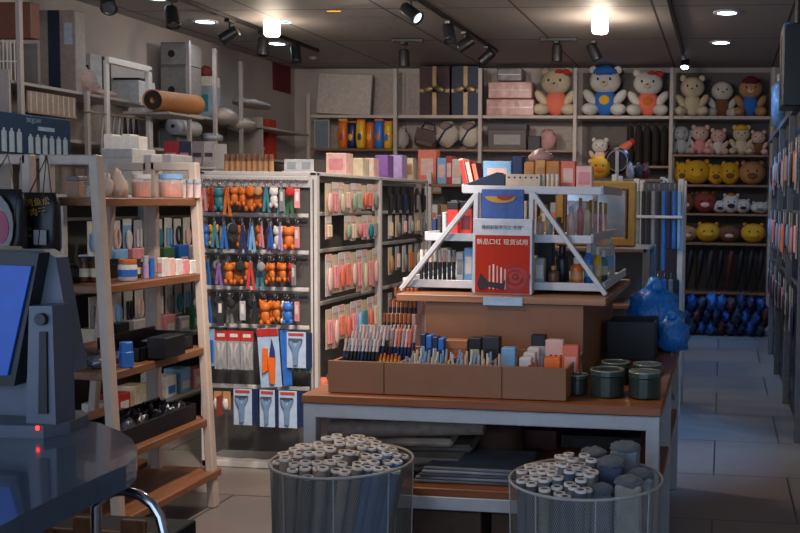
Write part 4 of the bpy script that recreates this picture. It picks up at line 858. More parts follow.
def basket(cx, cy, r, h, label):
    t = T('mesh_basket', label, 'basket', (cx, cy, 0))
    O('mesh_wall', G().lathe([(r*.94, .01), (r, h)], (0, 0, 0), 48), MESHM, t)
    O('rim', G().tube([(r*math.cos(a), r*math.sin(a), h) for a in [2*PI*i/48 for i in range(48)]], .005, 6, True), M('#a8a6a2', .35), t)
    O('base_ring', G().tube([(r*.94*math.cos(a), r*.94*math.sin(a), .01) for a in [2*PI*i/40 for i in range(40)]], .006, 6, True), M('#a8a6a2', .35), t)
    O('basket_floor', G().cyl((0, 0, .003), r*.93, .006, 40), M('#77756f', .5), t)
    for k in range(8): a = 2*PI*k/8+.25; O('upright_wire', G().bar((r*.945*math.cos(a), r*.945*math.sin(a), .01), (r*1.003*math.cos(a), r*1.003*math.sin(a), h), .004, .004), M('#a8a6a2', .35), t)
def ROLL(h): return geo(('roll', round(h, 2)), lambda: G().lathe([(.0175, 0), (.0185, h), (.0105, h), (.010, h-.05), (.010, .0), (.0175, 0)], (0, 0, 0), 14))
def RTOP(): return geo(('rolltop',), lambda: G().lathe([(.0188, -.007), (.0191, .0012), (.0112, .0012), (.0102, -.03)], (0, 0, 0), 14))
def rolls(cx, cy, R, n, h0, wraps, skip, label, group, tilt, dome=.05):
    for i in range(n):
        rr = R*math.sqrt((i+.5)/n); a = i*2.39996
        x, y = rr*math.cos(a), rr*math.sin(a)
        if skip(x, y): continue
        h = round(h0+dome*(1-(rr/R)**2)+rnd(-.012, .016), 2); c = wraps(x, y)
        b0 = Vector((cx+x*.70-tilt, cy+y*.88, .012)); dv = Vector((cx+x, cy+y, h))-b0
        t = T('paper_roll', label[c[1]], 'paper roll', b0, 0, group, dv.to_track_quat('Z', 'Y').to_euler())
        O('wrap', ROLL(h), M(c[0], .6, var=.2, sc=12), t); O('white_end', RTOP(), M('#d9d2c8', .6), t, (0, 0, h))
B1 = (-1.285, 3.27); BR = .24
basket(B1[0], B1[1], BR, .60, 'tall mesh basket packed with white ended rolls near the tray end of the table')
def wr1(x, y):
    if x > .125 and y < .06: return ('#456b92', 1)
    return (['#6f6862', '#5d5651', '#806a5a', '#6b635c', '#857a70'][int(abs(x*91+y*57)*10) % 5], 0)
rolls(B1[0], B1[1], .215, 105, .60, wr1, lambda x, y: False, ['grey wrapped white ended paper roll in the basket nearer the peg rack', 'blue wrapped white ended paper roll in the basket nearer the peg rack'], 'paper rolls in the first mesh basket', .075)
B2 = (-.425, 3.19)
basket(B2[0], B2[1], .25, .60, 'tall mesh basket holding rolls and film wrapped packs at the aisle end')
def wr2(x, y): return (['#5d6266', '#6c6f70', '#4c535c', '#77746c', '#3d4a5c'][int(abs(x*83+y*71)*10) % 5], 0)
rolls(B2[0], B2[1], .222, 105, .59, wr2, lambda x, y: x > .03 or (x > -.06 and y > .09), ['grey wrapped paper roll in the basket at the aisle end'], 'paper rolls in the second mesh basket', .035)
for i, (x, y, w, h, c) in enumerate(((.005, .14, .085, .66, '#4a5670'), (.115, .12, .095, .69, '#6c7680'), (.08, .01, .085, .665, '#37425a'), (.178, .01, .08, .63, '#8e9498'), (.065, -.115, .07, .61, '#56616f'), (.15, -.10, .085, .635, '#9b9a90'))):
    t = T('wrapped_pack', ['dark blue film wrapped pack at the rear of the aisle end basket', 'grey crumpled topped pack, highest in the aisle end basket', 'dark blue film wrapped pack amid the aisle end basket', 'pale crumpled pack at the aisle side of the basket', 'slim slate pack at the front of the aisle end basket', 'cream crumpled pack at the front aisle side of the basket'][i], 'pack', (B2[0]+x, B2[1]+y, .012))
    O('pack_body', BX(w, w*.9, h-.03, .008), M(c, .35, var=.2), t); O('crumpled_film', LUMP(61+i, .16, 26, 17), M('#a3abb0', .25, var=.35, sc=60, bump=1.), t, (0, 0, h-.026), sc=(w*.53, w*.48, .022))
# ================================================================ peg gondola seen through the ladder shelf
t = T('peg_rack', 'grey peg gondola with shelves seen through the ladder shelf', 'display rack', (-3.9, 6.45, 0)); o = Vector((-3.9, 6.45, 0))
LG = 1.50
for y in (5.2, 6.0, 6.85, 7.7): O('post', G().box((.22, y-6.45, LG/2), (.05, .04, LG), .003), PAINT, t)
O('back_panel', G().box((.14, 0, LG/2), (.012, 2.5, LG)), PEGB, t); O('end_panel', G().box((-.05, -1.27, LG/2), (.5, .012, LG)), PEGB, t)
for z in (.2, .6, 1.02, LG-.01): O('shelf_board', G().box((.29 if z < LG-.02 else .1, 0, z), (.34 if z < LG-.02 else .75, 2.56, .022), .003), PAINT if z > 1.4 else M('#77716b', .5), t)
for z in (1.36, .93): O('peg_rail', G().box((.2, 0, z), (.02, 2.5, .02), .003), PAINT, t)
LPK = [('white', 'sky'), ('white', 'grey'), ('sky', 'white'), ('white', 'dark'), ('white', 'teal'), ('silver', 'white'), ('white', 'pale')]
for r, (z, n, h) in enumerate(((1.34, 22, .19), (.91, 20, .2))):
    for i in range(n):
        c = LPK[(i*3+r) % 7]
        pack('hanging_pack', f'{cn(c[0])} and {cn(c[1])} hanging pack, {ORD[i]} along the {["upper", "lower"][r]} rail seen through the ladder', 'hanging pack', (-3.55, 5.28+.112*i, z), .085, h, c[0], 'white' if i % 2 else None, c[1], PI/2, 'packs seen through the ladder shelf', (i+r) % 3)
for r, z in enumerate((1.032, .612, .212)):
    for i in range(14):
        c = ['white', 'red', 'green', 'sky', 'cream', 'blue', 'pink', 'dark', 'white', 'silver'][(i*3+r*4) % 10]
        tt = T('goods_box', f'{cn(c)} goods box, {ORD[i]} along the {["upper", "middle", "lowest"][r]} shelf behind the ladder', 'box', (-3.55, 5.3+.17*i, z), 0, 'boxed goods behind the ladder shelf')
        hh = rnd(.10, .16); O('box_body', BX(.12, .12, round(hh, 2), .003), KM(c, .45), tt); O('front_label', G().box((.061, 0, .05), (.002, .08, .05)), KM('white' if c != 'white' else 'blue', .5), tt)
LT = LG+.002
for i, (x0, y0, x1, y1, lab) in enumerate(((101, 148, 133, 175, 'white appliance carton with a round blue mark on the rack behind the ladder'), (134, 154, 152, 175, 'white appliance carton in the middle of the rack top'), (153, 154, 172, 175, 'white appliance carton nearest the magazine rack'))):
    Y = 5.9+.12*i; q, w, h = fit(x0, y0, x1, y1, Y, LT)
    tt = T('appliance_carton', lab, 'carton', (q.x, Y+.13, LT)); O('box_body', BX(w, .26, h, .006), M('#a9a7a4', .5), tt); O('lid_seam', G().box((0, -.131, h*.8), (w, .002, .004)), KM('grey', .5), tt)
    if i == 0: O('round_mark', G().cyl((0, 0, 0), .045, .002, 20), M('#5a7ea6', .5), tt, (0, -.131, h*.42), (PI/2, 0, 0))
    else: O('handle_slot', G().box((w*.1, -.131, h*.5), (.05, .002, .014)), M('#6d6c6a', .5), tt)
for i in range(4):
    q, w, h = fit(104+i*9, 137+2*(i % 2), 114+i*9, 150, 6.35, LT); carton('stacked_sleeve', f'white paper sleeve, {ORD[i]} from the carton with the blue mark', 'sleeve', (104+i*9, 134+2*(i % 2), 113+i*9, 170), 6.5, .1, 'white', None, LT)
# magazines
for i, (x0, x1, c, c2) in enumerate(((163, 178, '#a8333f', '#d8909a'), (178, 190, '#3d3a52', '#c8889a'), (191, 203, '#8d8084', '#3c3436'), (203, 214, '#b5aaa8', '#4a3d40'))):
    p, w, h = fit(x0, 141, x1, 166, 7.95); tt = T('magazine', ['red cover magazine with white print in the rack behind the peg rack', 'dark violet cover magazine next to the red one', 'grey patterned magazine third from the red one', 'pale patterned magazine at the end of the magazine row'][i], 'magazine', (p.x, 7.95, p.z), 0, None, (-.12, 0, 0))
    O('cover', BX(w*.96, .012, h, .001), M(c, .4, var=.2), tt); O('cover_title', G().box((0, -.0075, h*.45), (w*.7, .002, h*.16)), M(c2, .5), tt); O('cover_picture', G().box((w*.1, -.0075, h*.2), (w*.5, .002, h*.22)), M('#b9a9ac', .5, var=.5, sc=60), tt)
p = U(188, 166.5, Y=7.95); tt = T('magazine_rack', 'white counter rack holding the row of magazines', 'rack', (p.x, 8.03, 0)); hz = p.z
O('rack_shelf', G().box((0, 0, hz-.012), (.52, .22, .02), .003), PAINT, tt); O('rack_back', G().box((0, .1, hz+.1), (.5, .01, .2)), PAINT, tt)
for s in (-1, 1): O('rack_leg', G().box((s*.24, 0, (hz-.02)/2), (.03, .2, hz-.02), .003), PAINT, tt)

# ================================================================ tall shelving on the side wall
WSX = -4.98
t_sh = t = T('tall_shelving', 'tall white wall shelving full of boxes along the side wall', 'shelving', (-5.2, 8.6, 0)); o = Vector((-5.2, 8.6, 0))
WP = M('#a29b96', .5, var=.05)
def PYX(px): return U(px, 100, X=WSX).y
ZA = U(90, 92, X=WSX).z; ZB = 1.93; ZC = 1.42
YA, YE = 6.6, 11.75
for px, z1 in ((21, 2.95), (87, ZA), (189, 2.95), (215, 2.95), (241, 2.9)):
    O('post', G().box((WSX-o.x, PYX(px)-8.6, z1/2), (.035, .035, z1), .003), WP, t)
for y in (YA, PYX(268)): O('end_panel', G().box((-.05, y-8.6, 1.2), (.42, .02, 2.36), .003), WP, t)
O('back_board', G().box((-.27, (YA+YE)/2-8.6, 1.2), (.012, YE-YA, 2.4)), M('#8d847d', .7), t)
for z, y0, y1 in ((ZA, YA, PYX(146)), (ZA-.03, PYX(186), YE), (ZB, YA, YE), (ZC, YA, YE), (.9, YA, YE), (.4, YA, YE)):
    O('shelf_board', G().box((-.05, (y0+y1)/2-8.6, z-.014), (.44, y1-y0, .024), .003), WP, t)
def YS(px, X=-5.12): return U(px, 100, X=X).y
def wfit(x0, y0, x1, y1, z=None, X=WSX):
    a, b = U(x0, y1, X=X), U(x1, y1, X=X); tt = U((x0+x1)/2, y0, X=X); zz = (a.z+b.z)/2 if z is None else z
    return Vector((X, (a.y+b.y)/2, zz)), abs(b.y-a.y), max(.02, tt.z-zz)
def wbox(name, label, cat, x0, y0, x1, y1, col, z=None, dep=.3, lab=None, lid=None, group=None):
    p, w, h = wfit(x0, y0, x1, y1, z, WSX-.03)
    tt = T(name, label, cat, (p.x-dep/2, p.y, p.z), PI/2, group); m = KM(col, .6) if col in K else M(col, .6)
    O('box_body', BX(w*.96, dep, h, .006), m, tt)
    if lid: O('lid', BX(w*.98, dep+.01, h*.2, .004), KM(lid, .6) if lid in K else M(lid, .6), tt, (0, 0, h*.81))
    if lab: O('front_label', G().box((0, -dep/2-.001, h*.45), (w*.5, .002, h*.35)), KM(lab, .6) if lab in K else M(lab, .6), tt)
    return tt, w, h, dep
p, w, h = fit(35, 10, 76, 84, 7.55, ZA)
tt = T('taped_carton', 'tall pale carton with a wide dark blue strip of tape on the wall shelf', 'carton', (p.x, 7.62, ZA)); O('box_body', BX(w, .13, h, .006), M('#8d8580', .6), tt)
O('tape_strip', G().box((-w*.02, -.067, h*.5), (w*.28, .004, h)), M('#1b2740', .75), tt); O('glossy_label', G().box((w*.33, -.067, h*.72), (w*.2, .003, h*.26)), M('#9fb0c2', .2), tt)
carton('brown_carton', 'brown carton stacked high on the top wall shelf at the photo edge', 'carton', (-10, 2, 31, 38), 6.85, .1, '#6a3f31', None)
p, w, h = fit(-10, 39, 18, 84, 6.8, ZA); t2 = T('wire_crate', 'white wire crate under the brown carton on the wall shelf', 'crate', (p.x, 6.92, ZA))
for k in range(8): O('wire', G().box((-w*.47+w*.94*k/7, -.1, h/2), (.006, .006, h)), PAINT, t2)
for z in (.015, h*.5, h-.012): O('wire_rail', G().box((0, -.1, z), (w, .01, .01)), PAINT, t2)
O('crate_tray', G().box((0, 0, .004), (w, .22, .008)), WP, t2); O('crate_back', G().box((0, .1, h/2), (w, .008, h)), M('#6f6e6c', .6), t2)
carton('speaker_box', 'white box with a dark handle patch beside the taped carton', 'box', (78, 53, 91, 92), 8.05, .16, '#a7a9ab', 'dark', ZA)
carton('dark_satchel', 'dark navy case squeezed beside the white box on the top wall shelf', 'case', (92, 56, 102, 92), 8.25, .14, '#1c2233', None, ZA)
p = U(86, 88, Y=7.75); t4 = T('cloth_roll', 'pale pink rolled cloth drooping over the top wall shelf edge', 'cloth', (p.x+.02, 7.72, ZA+.003)); O('rolled_cloth', LUMP(55, .3, 20, 13), M('#a58c83', .85, var=.25), t4, (0, 0, .11), sc=(.07, .12, .11)); O('loose_end', LUMP(56, .3), M('#a58c83', .85, var=.25), t4, (.05, .16, .03), sc=(.06, .16, .035))
for i in range(4):
    p, w, h = fit(106, 60, 136, 62, 8.45, ZA+.155+.024*i); O('flat_folder', BX(w-.01*i, .2, .02, .003), M(['#a9a6a0', '#2a2c30', '#8f9194', '#1c1d20'][i], .6), None, (p.x+.006*i, 8.6, p.z), label=['lowest', 'second', 'third', 'topmost'][i]+' flat folder in the pile under the steel arch on the wall shelf', cat='folder', group='flat folders under the steel arch')
carton('white_carton', 'white flat carton under the pile of folders on the top wall shelf', 'carton', (105, 80, 139, 92), 8.45, .26, '#b7b4b0', None, ZA)
t5 = T('steel_arch', 'white steel arch standing at the front of the wall shelving', 'frame', (WSX+.04, U(125, 160, X=WSX).y, 0)); ya, yb = U(104, 64, X=WSX).y, U(144, 64, X=WSX).y; zt = U(125, 65, X=WSX).z; yo = t5.location.y
O('post', G().box((0, yb-yo, zt/2), (.04, .05, zt), .004), PAINT, t5); O('beam', G().box((0, (ya+yb)/2-yo, zt), (.04, yb-ya+.05, .05), .004), PAINT, t5); O('arch_post', G().box((-.02, ya-yo, zt/2), (.03, .04, zt), .004), PAINT, t5)
# basket of clips below, blue bottle carton
t6 = T('wire_tray', 'pale plastic crate with a grid front under the taped carton', 'crate', (WSX-.1, U(52, 105, X=WSX).y, U(52, 116, X=WSX).z)); w = abs(U(28, 105, X=WSX).y-U(76, 105, X=WSX).y); h = .16
O('crate_wall', G().box((.1, 0, h/2), (.01, w, h)), M('#8d7f74', .7), t6); O('crate_base', G().box((0, 0, .005), (.22, w, .01)), M('#8d7f74', .7), t6)
for k in range(9): O('crate_rib', G().box((.107, -w/2+w*(k+.5)/9, h/2), (.006, .012, h)), M('#b5a99d', .6), t6)
q = U(38, 155, X=WSX+.12); w = abs(U(-4, 135, X=WSX+.12).y-U(73, 135, X=WSX+.12).y); h = U(38, 116, X=WSX+.12).z-q.z
NB = M('#16324f', .35); tt = T('bottle_carton', 'dark blue printed carton with a row of white bottles on the wall shelving', 'carton', (WSX+.02, U(34, 135, X=WSX+.12).y, q.z), PI/2)
O('box_body', BX(w, .2, h, .004), NB, tt)
WB_ = M('#93a3ad', .4)
O('shelf_board', G().box((.08, (YA+PYX(87))/2-8.6, q.z-.014), (.62, PYX(87)-YA, .024), .003), WP, t_sh)
for k in range(10):
    xx = -w*.47+w*.093*k+(w*.05 if k > 3 else 0); hh = h*(.62 if k < 4 else .52)
    O('bottle_print', G().prism([(xx-w*.03, .03*h), (xx+w*.03, .03*h), (xx+w*.03, hh*.85), (xx+w*.012, hh*.9), (xx+w*.012, hh), (xx-w*.012, hh), (xx-w*.012, hh*.9), (xx-w*.03, hh*.85)], -.104, -.1005), WB_, tt)
TXT('BKJDW', h*.17, M('#6f93a8', .5), tt, (w*.0, -.102, h*.86), (PI/2, 0, 0)); O('print_strip', G().box((w*.16, -.102, h*.68), (w*.22, .002, h*.1)), M('#7f9cab', .5), tt)
# hanging straps below the top shelf
for i in range(7):
    p = U(103+i*5.5, 118, X=WSX+.02); O('hanging_strap', G().tube([(0, -.035, -.28), (0, 0, 0), (0, .035, -.28)], .011, 5), M(['#a8a49e', '#b5b0a8', '#8e9294', '#a9a49c', '#15161a', '#22242a', '#15161a'][i], .6), None, (p.x, p.y, p.z), label=f'{["white", "white", "grey", "white", "black", "dark", "black"][i]} bag strap, {ORD[i]} hanging under the top wall shelf', cat='strap', group='bag straps under the wall shelf')
O('strap_rail', G().box((0, 0, 0), (.02, 1.0, .015), .003), M('#8d7a60', .5), None, (WSX+.02, U(120, 116, X=WSX).y, U(120, 116.5, X=WSX).z), label='thin rail carrying the bag straps under the top wall shelf', cat='rail')
# kraft roll
a, b = U(160, 92, X=-4.85), U(191, 104, X=-4.85)
a = U(152, 100, X=-4.75); b = U(196, 105, X=-4.75); t7 = T('kraft_roll', 'thick brown kraft paper roll sticking out of the wall shelving', 'roll', ((a+b)/2), 0, None, ((b-a).to_track_quat('Z', 'Y').to_euler())); L = (b-a).length; r = .088; O('shelf_board', G().box(((a.x+b.x)/2-o.x-.1, (a.y+b.y)/2-8.6, min(a.z, b.z)-r-.012), (.42, abs(b.y-a.y)*.8, .02), .003), WP, t_sh)
O('paper_wrap', G().lathe([(r, -L/2), (r*1.0, L/2), (r*.3, L/2), (r*.3, -L/2+.02), (r*.92, -L/2+.02), (r, -L/2)], (0, 0, 0), 26), M('#a9713f', .6, var=.1), t7); O('core', G().lathe([(r*.9, -L/2+.012), (r*.3, -L/2+.012)], (0, 0, 0), 22), M('#241a14', .8), t7)
# white lockers with dots, bottles, film bundles
zz = None
for i, (y0, y1) in enumerate(((65, 88), (42, 64))):
    p, w, h = fit(160, y0, 186, y1, 9.05, ZA-.03 if i == 0 else zz); zz = p.z+h+.002
    tt = T('storage_cube', ['lower', 'upper'][i]+' pale storage cube with a dark finger hole by the kraft roll', 'storage cube', (p.x, 9.2, p.z)); O('box_body', BX(w, .28, h, .006), M('#7d7873', .6), tt); O('finger_hole', G().cyl((0, 0, 0), .035, .004, 16), BLK, tt, (-.02, -.14, h*.5), (PI/2, 0, 0)); O('door_edge', G().box((0, -.142, h*.97), (w*.94, .003, .01)), M('#5a5450', .6), tt)
carton('detergent_box', 'pale blue and teal detergent pack with a red top on the wall shelving', 'pack', (193, 76, 211, 111), 9.75, .18, '#8fa0ad', 'teal', ZA-.03, lid='white')
p, w, h = fit(193, 76, 211, 111, 9.75, ZA-.03); lump('red_toy', 'small dark red soft toy on the detergent pack', 'toy', (p.x, 9.84, ZA-.028+h), (.06, .08, .06), M('#7a3430', .9), 71)
carton('grey_tin', 'grey lidded tin in the low compartment past the kraft roll', 'tin', (160, 122, 177, 140), 9.0, .2, '#6f7274', None, ZB, lid='dark')
p, w, h = wfit(180, 119, 212, 132, None); tt = T('towel_roll', 'white paper towel roll lying in the wall shelving', 'roll', (WSX-.12, U(196, 126, X=WSX).y, U(196, 130, X=WSX).z+.02), 0, None, (PI/2, 0, 0)); O('wrap', G().lathe([(.02, -.2), (.075, -.2), (.075, .2), (.02, .2)], (0, 0, 0), 22), M('#a7a9ad', .6), tt); O('core', G().lathe([(.02, -.198), (.02, .198)], (0, 0, 0), 14), M('#7d6d5c', .7), tt)
for i, (px, py, rx, ry, rz, c, l) in enumerate(((228, 116, .12, .2, .09, '#a59a92', 'cream film wrapped bedding bundle on the wall shelf'), (245, 124, .12, .24, .08, '#b3a99e', 'long cream film wrapped bundle hanging over the shelf edge'), (256, 104, .14, .36, .045, '#9b948d', 'flat grey bundle on the upper shelf near the room corner'), (216, 138, .1, .12, .06, '#7d8087', 'grey film wrapped bundle in the lower compartment'))):
    p = U(px, py, X=WSX-.02); lump('wrapped_bundle', l, 'bundle', (WSX-.06, p.y, p.z-rz), (rx, ry, rz), M(c, .35, var=.2, bump=.4, sc=14), 72+i, None, .18)
carton('blue_folder', 'upright dark blue folder at the room corner end of the wall shelving', 'folder', (256, 121, 262, 156), 11.1, .2, 'navy', None, ZB); carton('red_folder', 'upright red folder beside the dark blue one', 'folder', (263, 119, 269, 156), 11.15, .2, 'red', None, ZB)
carton('white_carton', 'white carton with a pale lid in the lowest visible wall compartment', 'carton', (221, 146, 254, 160), 10.6, .25, '#b9b9bb', None, ZB, lid='silver')
carton('flat_case', 'flat dark brown case above the white lidded carton', 'case', (222, 139, 254, 145), 10.62, .2, '#4a2f24', None)
q = U(284, 80, X=WL+.01); O('red_banner', G().box((0, 0, 0), (.01, .5, .34), .002), M('#6e1d20', .7), None, (WL+.012, U(281, 78, X=WL).y, U(281, 78, X=WL).z), label='dark red square banner on the side wall near the room corner', cat='banner')

# ================================================================ bays of the back wall
BY = 11.9; POSTX = [-5.11, -4.0, -2.94, -1.78, -.63, .55]; BT = 2.53
BM = M('#b5aaa1', .5, var=.04); SH = wood('#7d5a42', '#8f6a4e', axis='X')
BAYN = ['white board bay', 'gift box bay', 'pink box bay', 'blue hat bay', 'aisle end bay']
LV = [[2.12, 1.6, 1.1, .6], [2.12, 1.6, 1.1, .6], [2.12, 1.6, 1.1, .6], [1.94, 1.5, 1.0, .5], [2.08, 1.725, 1.385, 1.035, .45]]
for k in range(5):
    x0, x1 = POSTX[k], POSTX[k+1]; cx = (x0+x1)/2
    t = T('shelf_bay', ['back wall bay with the leaning white board on top', 'back wall bay holding two ribboned gift boxes', 'back wall bay with pink gift boxes and a bear', 'back wall bay with two large plush toys in red and blue', 'back wall bay of yellow plush shelves at the aisle end'][k], 'shelf bay', (cx, 12.15, 0))
    hi = 2.78 if k == 0 else CEIL-.06
    O('upright', G().box((x0-cx, -.22, hi/2), (.045, .05, hi), .003), BM, t)
    if k == 4: O('upright', G().box((x1-cx, -.22, hi/2), (.045, .05, hi), .003), BM, t)
    O('back_panel', G().box((0, .232, CEIL/2-.03), (x1-x0-.05, .006, CEIL-.06)), M('#a69a91', .7) if k < 3 else M('#5f5854', .7), t)
    O('top_shelf', G().box((0, 0, BT-.021), (x1-x0-.05, .45, .038), .003), BM, t)
    for z in LV[k]: O('shelf_board', G().box((0, 0, z-.016), (x1-x0-.05, .44, .028), .003), SH, t)
YF = 11.97
def bput(px, py, z=BT): return Vector((U(px, py, Y=12.08).x, 12.08, z+.003))
t = T('white_board', 'large plain white board leaning on the top shelf of the first bay', 'board', (U(342, 113, Y=12.05).x, 12.1, BT+.018), 0, None, (-.1, .03, 0)); w = U(370, 100, Y=12.05).x-U(316, 100, Y=12.05).x; O('board_face', BX(w, .03, .5, .003), M('#b9afa6', .6), t); O('board_edge', G().box((w/2, 0, .25), (.012, .034, .5)), M('#7b726b', .6), t)
def gift(x0, x1, col, label):
    q, w, h = fit(x0, 66, x1, 112, 11.98, BT)
    t = T('gift_box', label, 'gift box', (q.x, 12.08, BT)); O('box_body', BX(w*.97, .2, h, .004), M(col, .42, var=.35, sc=30, spec=.3), t)
    G_ = M('#8f7a5a', .3, .5); O('ribbon', G().box((0, -.103, h/2), (.05, .004, h)), G_, t); O('ribbon', G().box((0, -.103, h*.5), (w*.97, .004, .04)), G_, t)
    for s in (-1, 1): O('bow_loop', BL(), G_, t, (s*.07, -.12, h*.53), (0, s*.3, 0), (.07, .025, .045))
gift(419, 450, '#3a1f26', 'dark maroon gift box with gold ribbon on the top shelf'); gift(451, 480, '#16283f', 'dark navy gift box with gold ribbon on the top shelf')
for i, (x0, y0, x1, y1, c, l) in enumerate(((486, 95, 534, 112, '#b27f78', 'wide pink gift carton in clear film at the bottom of the pile'), (488, 78, 532, 95, '#b98a84', 'wide pink gift carton in clear film second in the pile'), (497, 68, 522, 78, '#4f5358', 'small dark carton on top of the pink gift cartons'))):
    q, w, h = fit(x0, y0, x1, y1, 12.0, BT if i == 0 else BT+(.208 if i == 1 else .415)); h = min(h, .2); t = T('gift_carton', l, 'carton', (q.x, 12.12, q.z)); O('box_body', BX(w, .24, h, .01), M(c, .3, var=.2, bump=.4, sc=14), t); O('film_seam', G().box((0, -.122, h*.5), (w*.9, .003, .012)), M('#cdb5b0', .2), t)
def BIG(o_): o_.scale = (1.12, 1.05, 1.02); return o_
def bp(px, py1, z, px_w): s = U(px+px_w, py1, Y=12.05).x-U(px, py1, Y=12.05).x; return s
BIG(bear('plush_bear', 'large white bear plush with a red bow and red sleeves beside the pink gift cartons', bput(556, 113), .58, 'cream', None, None, 'coral', 'red'))
BIG(bear('plush_toy', 'large white plush toy in a blue hat and blue overalls', bput(605, 113), .60, 'white', None, 'blue', 'blue', None, belly='yellow'))
BIG(bear('plush_toy', 'large white plush toy with a red bow and orange shirt', bput(648, 113), .56, 'white', None, None, 'coral', 'red', belly='orange'))
bear('plush_bear', 'plain pale bear plush sitting just past the upright of the aisle end bay', bput(692, 114), .5, 'cream')
bear('plush_toy', 'white headed plush toy in brown clothes in the aisle end bay', bput(722, 114)+Vector((0, .12, 0)), .46, 'white', None, None, 'brown', None, ears='none')
bear('plush_toy', 'plush toy in dark red hat and blue clothes ending the top shelf', bput(750, 114), .48, 'tan', None, 'maroon', 'blue', None, ears='none')
# second tier, first bays
Z2b = 2.12
t = T('glass_pane_stand', 'grey blue picture panel on the second shelf of the first bay', 'panel', bput(322, 150, Z2b)); O('panel_face', BX(.17, .02, .34, .002), M('#6d8088', .3), t); O('panel_border', G().box((0, .0, .17), (.2, .014, .38), .002), BM, t)
for i in range(6):
    c = ['orange', 'navy', 'yellow', 'orange', 'blue', 'yellow'][i]
    pouch('snack_bag', f'{c} snack bag, {ORD[i]} from the grey blue panel on the second back shelf', 'snack bag', (338+i*9, 119+(i % 2)*2, 348+i*9, 149), 11.95+.09*(i % 2), c, ['yellow', 'orange', 'red', 'navy', 'orange', 'coral'][i], Z2b, 'snack bags on the second back shelf')
    O('bag_emblem', BL(10, 7), KM(['red', 'yellow', 'navy', 'yellow', 'orange', 'blue'][i], .4), bpy.data.objects[[o_.name for o_ in bpy.data.objects if o_.name.startswith('snack_bag') and o_.type == 'EMPTY'][-1]], (0, -.05, .14), sc=(.03, .012, .05))
lump('white_bundle', 'white net bag on the second shelf beside the snack bags', 'bag', bput(401, 145, Z2b), (.1, .08, .14), M('#a59f96', .6, var=.4, sc=40), 81)
t = T('handbag', 'brown handbag tilted on the second shelf of the gift box bay', 'handbag', bput(424, 148, Z2b)+Vector((0, 0, .01)), 0, None, (0, .25, 0)); O('bag_body', BX(.28, .1, .24, .04), M('#5c4235', .5), t); O('bag_flap', G().box((0, -.053, .16), (.27, .012, .14), .004), M('#4b342a', .5), t); O('handle', G().tube([(-.09, 0, .23), (-.06, 0, .31), (.06, 0, .31), (.09, 0, .23)], .012, 7), M('#3a2820', .5), t)
for i, (x, c, l) in enumerate(((447, '#b8ab9f', 'cream drawstring backpack next to the brown handbag'), (470, '#bfb5a6', 'cream drawstring backpack next to the bay upright'))):
    t = T('cloth_backpack', l, 'backpack', bput(x, 150, Z2b)+Vector((0, 0, .02))); O('bag_body', LUMP(83+i, .12), M(c, .8), t, (0, 0, .16), sc=(.15, .1, .16)); O('bag_flap', BL(), M('#7d7468', .8), t, (0, -.05, .25), sc=(.09, .06, .06)); O('strap', G().tube([(-.1, -.09, .05), (0, -.11, .2), (.1, -.09, .28)], .012, 6), M('#2f3a52', .7), t)
carton('clear_case', 'dark storage case in clear film on the second shelf of the pink box bay', 'case', (488, 124, 526, 148), 12.0, .2, '#4d4541', 'grey', Z2b, lid='dark'); carton('dark_case', 'black case next to the film wrapped storage case', 'case', (528, 136, 540, 150), 11.96, .12, 'black', None, Z2b)
lump('pink_bag', 'pink and white net bag on the second shelf behind the biscuit boxes', 'bag', bput(548, 150, Z2b), (.11, .08, .13), M('#b98d88', .6, var=.4, sc=30), 85)
Z4 = 1.94
bear('plush_bear', 'pink and white plush lying on the second shelf of the blue hat bay', bput(600, 148, Z4), .34, 'pale', 'white', None, 'pale')
t = T('pillow_roll', 'orange red roll pillow leaning on the second shelf of the blue hat bay', 'pillow', bput(614, 150, Z4)+Vector((.02, -.05, .12)), 0, None, (0, .9, 0)); O('pillow_body', BL(), KM('coral', .9), t, (0, 0, .05), sc=(.06, .06, .24)); O('end_cap', BL(), KM('red', .9), t, (0, 0, .27), sc=(.045, .045, .03))
for i in range(5): 
    q = bput(630+i*8.5, 150, Z4); t = T('hanging_garment', f'dark hanging garment, {ORD[i]} from the orange red pillow', 'garment', (q.x, 12.1, BT-.075), 0, 'dark garments in the blue hat bay'); O('garment_body', G().box((0, 0, -.26), (.075, .16, .46), .03), M('#26221f', .85), t); O('hook', G().tube([(0, 0, -.03), (0, 0, .0), (.0, .02, .015)], .004, 5), STEEL, t)
q = bput(609, 180, 1.5); roundplush('plush_toy', 'yellow and black plush lying on the lower shelf of the blue hat bay', bput(592, 180, 1.5)+Vector((0, 0, .0)), .36, 'yellow', .34, 'black', spot_='black')
# aisle end bay, second to fourth tiers
A1, A2, A3, A4 = 2.08, 1.725, 1.385, 1.035
for i, (px, c, s) in enumerate(((681, 'silver', .36), (700, 'pale', .36), (718, 'pale', .32), (741, 'cream', .36), (758, 'pale', .30))):
    bear('plush_toy', ['grey plush rabbit', 'pale pink plush', 'white bellied pale pink plush', 'cream plush with a yellow hat', 'small pale plush at the end'][i]+' on the second shelf of the aisle end bay', bput(px, 153, A1), s, c, None, 'yellow' if i == 3 else None, ['silver', 'pink', 'white', 'cream', 'brown'][i], None, ears='long' if i == 0 else 'round')
for i, (px, w, c) in enumerate(((682, .2, 'yellow'), (697, .36, 'yellow'), (716, .24, 'yellow'), (730, .26, 'yellow'), (752, .34, 'tan'))):
    roundplush('plush_toy', ['yellow plush peeking past the bay upright on the third shelf', 'largest yellow plush on the third shelf of the aisle end bay', 'small yellow plush right of the largest one', 'upright yellow plush beside the tan one', 'square tan plush at the end of the third shelf'][i], bput(px, 183, A2), w*.93, c, (.26, .29, .24, .27, .28)[i], ['brown', 'yellow', 'brown', 'brown', 'brown'][i])
